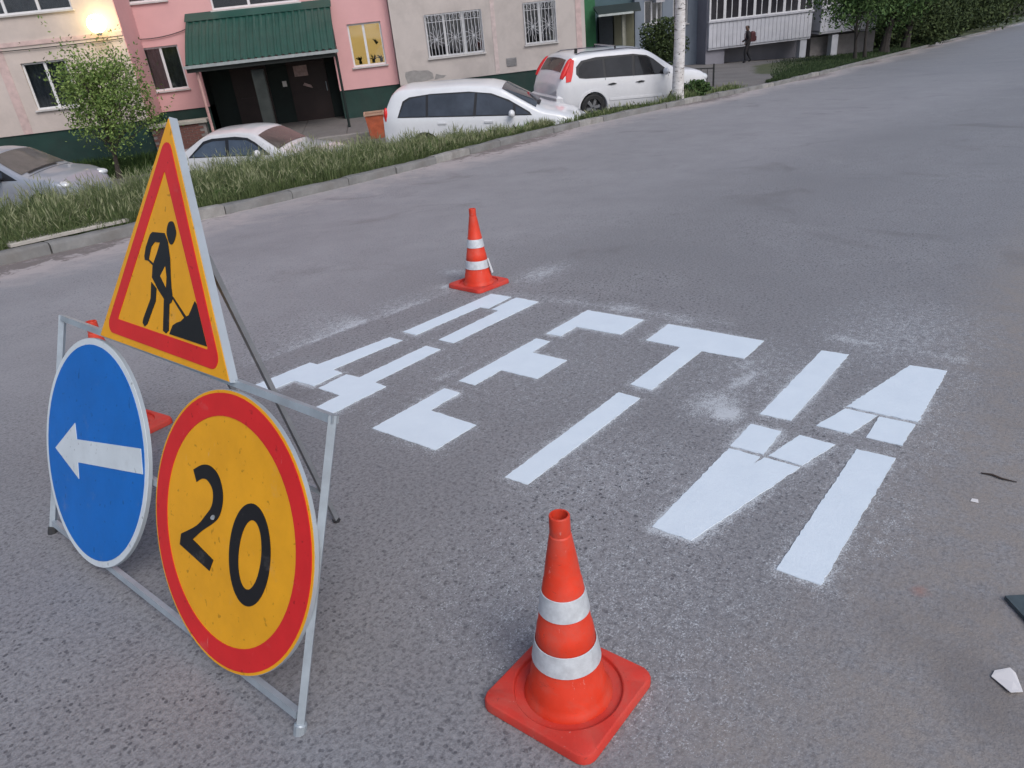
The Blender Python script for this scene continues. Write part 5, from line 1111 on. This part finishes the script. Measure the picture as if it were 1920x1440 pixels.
# ================================================================== PERSON WITH BACKPACK
def person(x, y, yaw):
    z = terr(x, y); e = empty('person', (x, y, z), rz=yaw); tag(e, 'person in dark clothes with a backpack walking past the white balconies', 'person')
    # local: x forward
    J = dict(pel=(0, 0, .93), wst=(.0, 0, 1.08), chs=(.02, 0, 1.32), nk=(.03, 0, 1.47), hd0=(.045, 0, 1.56), hd1=(.055, 0, 1.66), hd2=(.045, 0, 1.725),
      lh=(0, .09, .90), lk=(.14, .095, .50), la=(.10, .10, .10), lt=(.24, .11, .045), rh=(0, -.09, .90), rk=(-.02, -.095, .49), ra=(-.20, -.10, .13), rt=(-.09, -.105, .045),
      ls=(.02, .17, 1.40), le=(-.03, .22, 1.12), lw=(.14, .19, .92), lf=(.2, .17, .88), rs=(.02, -.17, 1.40), re=(.0, -.22, 1.12), rw=(.2, -.18, 1.0), rf=(.26, -.15, .99))
    Rr = dict(pel=(.15, .12), wst=(.145, .11), chs=(.17, .125), nk=(.06, .06), hd0=(.075, .08), hd1=(.09, .10), hd2=(.06, .07), lh=(.095, .095), lk=(.065, .065), la=(.045, .05), lt=(.04, .05), rh=(.095, .095), rk=(.065, .065), ra=(.045, .05), rt=(.04, .05), ls=(.07, .07), le=(.05, .05), lw=(.035, .035), lf=(.035, .02), rs=(.07, .07), re=(.05, .05), rw=(.035, .035), rf=(.035, .02))
    K = list(J); E_ = [('pel', 'wst'), ('wst', 'chs'), ('chs', 'nk'), ('nk', 'hd0'), ('hd0', 'hd1'), ('hd1', 'hd2'), ('pel', 'lh'), ('lh', 'lk'), ('lk', 'la'), ('la', 'lt'), ('pel', 'rh'), ('rh', 'rk'), ('rk', 'ra'), ('ra', 'rt'), ('chs', 'ls'), ('ls', 'le'), ('le', 'lw'), ('lw', 'lf'), ('chs', 'rs'), ('rs', 're'), ('re', 'rw'), ('rw', 'rf')]
    me = bpy.data.meshes.new('body'); me.from_pydata([J[k] for k in K], [(K.index(a), K.index(b)) for a, b in E_], []); o = bpy.data.objects.new('body', me); col.objects.link(o)
    md = o.modifiers.new('s', 'SKIN'); md.use_smooth_shade = True
    if not me.skin_vertices: 
        bm = bmesh.new(); bm.from_mesh(me); bm.verts.layers.skin.verify(); bm.to_mesh(me); bm.free()
    for i, k in enumerate(K): me.skin_vertices[0].data[i].radius = (Rr[k][0] * 1.22, Rr[k][1] * 1.22); me.skin_vertices[0].data[i].use_root = (k == 'pel')
    o.modifiers.new('u', 'SUBSURF').levels = 2
    dg = bpy.context.evaluated_depsgraph_get(); m2 = bpy.data.meshes.new_from_object(o.evaluated_get(dg)); o.modifiers.clear(); o.data = m2; o.parent = e
    m2.materials.clear()
    for q in (mat('dark_jacket', (.030, .024, .026), .85), mat('black_trousers', (.016, .016, .020), .85), mat('skin', (.16, .095, .07), .7), mat('dark_hair', (.02, .016, .014), .8)): m2.materials.append(q)
    for f in m2.polygons:
        c = f.center; f.use_smooth = True
        f.material_index = 1 if c.z < .93 and abs(c.y) < .17 else (3 if c.z > 1.60 and (c.x < .06 or c.z > 1.70) else (2 if c.z > 1.50 or (c.z < 1.01 and c.x > .15 and abs(c.y) > .12) else 0))
    b = empty('backpack', (x - .14 * math.cos(yaw), y - .14 * math.sin(yaw), z + .98), rz=yaw); tag(b, 'maroon backpack worn by the walking person', 'backpack')
    mp = mat('maroon_bag', (.075, .022, .026), .8, var=.2); mb = MB(); mb.cbox(-.19, .03, -.16, .16, 0, .46, .06); mb.build('bag', mp, b); mb = MB(); mb.cbox(-.245, -.191, -.12, .12, .04, .24, .03); mb.build('front_pocket', mp, b)
    for sg in (-1, 1): MB().tube([(.02, sg * .11, .42), (.16, sg * .12, .44), (.30, sg * .12, .36), (.30, sg * .13, .18), (.10, sg * .15, .05), (.02, sg * .15, .06)], .014, 6).build('strap', mp, b, True)
person(9.60 / 20 * 38.3, 38.3, math.pi - .25)

# ================================================================== LOW FENCE, BIN
fe = empty('low_metal_fence', (9.4, 22.6, terr(9.4, 22.6))); tag(fe, 'low black metal fence beside the nose of the offroad car', 'fence')
mf = mat('black_metal', (.02, .022, .022), .6); fz = terr(9.4, 22.6)
fpts = [(-1.5, 1.1), (0.35, -.15)]
for zz in (.14, .66): MB().tube([(fpts[0][0], fpts[0][1], zz), (fpts[1][0], fpts[1][1], zz)], .016, 6).build('rail', mf, fe)
for k in range(13):
    u_ = k / 12; X = fpts[0][0] + (fpts[1][0] - fpts[0][0]) * u_; Y_ = fpts[0][1] + (fpts[1][1] - fpts[0][1]) * u_
    if k % 6 == 0: MB().tube([(X, Y_, -.3), (X, Y_, .78)], .028, 8).build('post', mf, fe)
    else: MB().tube([(X, Y_, .14), (X, Y_, .66)], .009, 6).build('bar', mf, fe)
bx_, by_ = -.30, 23.4; bn = empty('rubbish_bin', (bx_, by_, terr(bx_, by_))); tag(bn, 'orange red rubbish bin behind the white wagon', 'bin')
m_bin = mat('orange_bin', (.42, .095, .04), .7, var=.25, scale=5, dirt=(.25, .10, .07), dirt_amt=.5); mb = MB()
mb.add([(-.20, -.2, 0), (.20, -.2, 0), (.20, .2, 0), (-.20, .2, 0), (-.27, -.26, .66), (.27, -.26, .66), (.27, .26, .66), (-.27, .26, .66)], [(0, 3, 2, 1), (0, 1, 5, 4), (1, 2, 6, 5), (2, 3, 7, 6), (3, 0, 4, 7)]); mb.build('container', m_bin, bn)
MB().ring([(-.30, -.29), (.30, -.29), (.30, .29), (-.30, .29)], [(-.25, -.24), (.25, -.24), (.25, .24), (-.25, .24)], lambda a, b, d: (a, b, d), .655, .71).build('rim', mat('bin_rim', (.42, .26, .18), .7), bn)
MB().box(-.24, .24, -.23, .23, .40, .42).build('inner_floor', m_band_, bn)

# ================================================================== SMALL THINGS
def road_thing(name, label, cat, s, v, poly, thick, mt, h0=.001, curl=0.0):
    o = empty(name, mw=rmat(s, v)) if False else None
    mb = MB(); mb.prism(poly, lambda a, b, d: (a, b, d + curl * (a * a + .4 * b * b) * 6), h0, h0 + thick); o = mb.build(name, mt, None); o.matrix_world = rmat(s, v); tag(o, label, cat); return o
road_thing('paper_scrap', 'white torn paper scrap at the lower right', 'paper', 1.838, -.042, [(-.006, .034), (.02, .03), (.046, .0), (.036, -.014), (-.022, -.036), (-.044, -.012)], .0012, mat('litter_paper', (.68, .66, .66), .8, var=.05), .002, .5)
road_thing('paper_bit', 'tiny white paper bit near the twig', 'paper', 2.69, .157, [(-.010, .012), (.012, .010), (.014, -.008), (-.008, -.013)], .001, MC['litter_paper'], .002)
road_thing('rubber_sheet', 'dark flat sheet cut off by the right edge', 'sheet', 2.0, -.16, [(.178, .166), (-.097, -.050), (.058, -.247), (.333, -.031)], .012, mat('dark_sheet', (.055, .075, .085), .6, var=.3, scale=12, dirt=(.11, .13, .14), dirt_amt=.5), .002)
tw = MB().tube([(-.055, .0, .004), (-.02, .006, .006), (.015, -.004, .006), (.06, .004, .004)], [.002, .004, .0035, .0015], 6).build('twig', mat('twig_brown', (.05, .035, .028), .9), None, True); tw.matrix_world = rmat(2.895, .115, 0, rad(-95)); tag(tw, 'short dark twig lying on the road at the right', 'twig')
# plank lying behind the kerb, left
x_, y_, z_ = terr_sd(3.35, .30); pk = MB().cbox(-.62, .62, -.12, .12, 0, .035, .008).build('plank', mat('grey_plank', (.42, .39, .35), .9, var=.15, scale=6, bmp=.2), None)
mw = rmat(3.30, float(vk(3.3)) + .27, .125, rad(3)); pk.matrix_world = mw; tag(pk, 'pale weathered plank lying on the verge against the kerb', 'plank')
for k in range(90):
    break
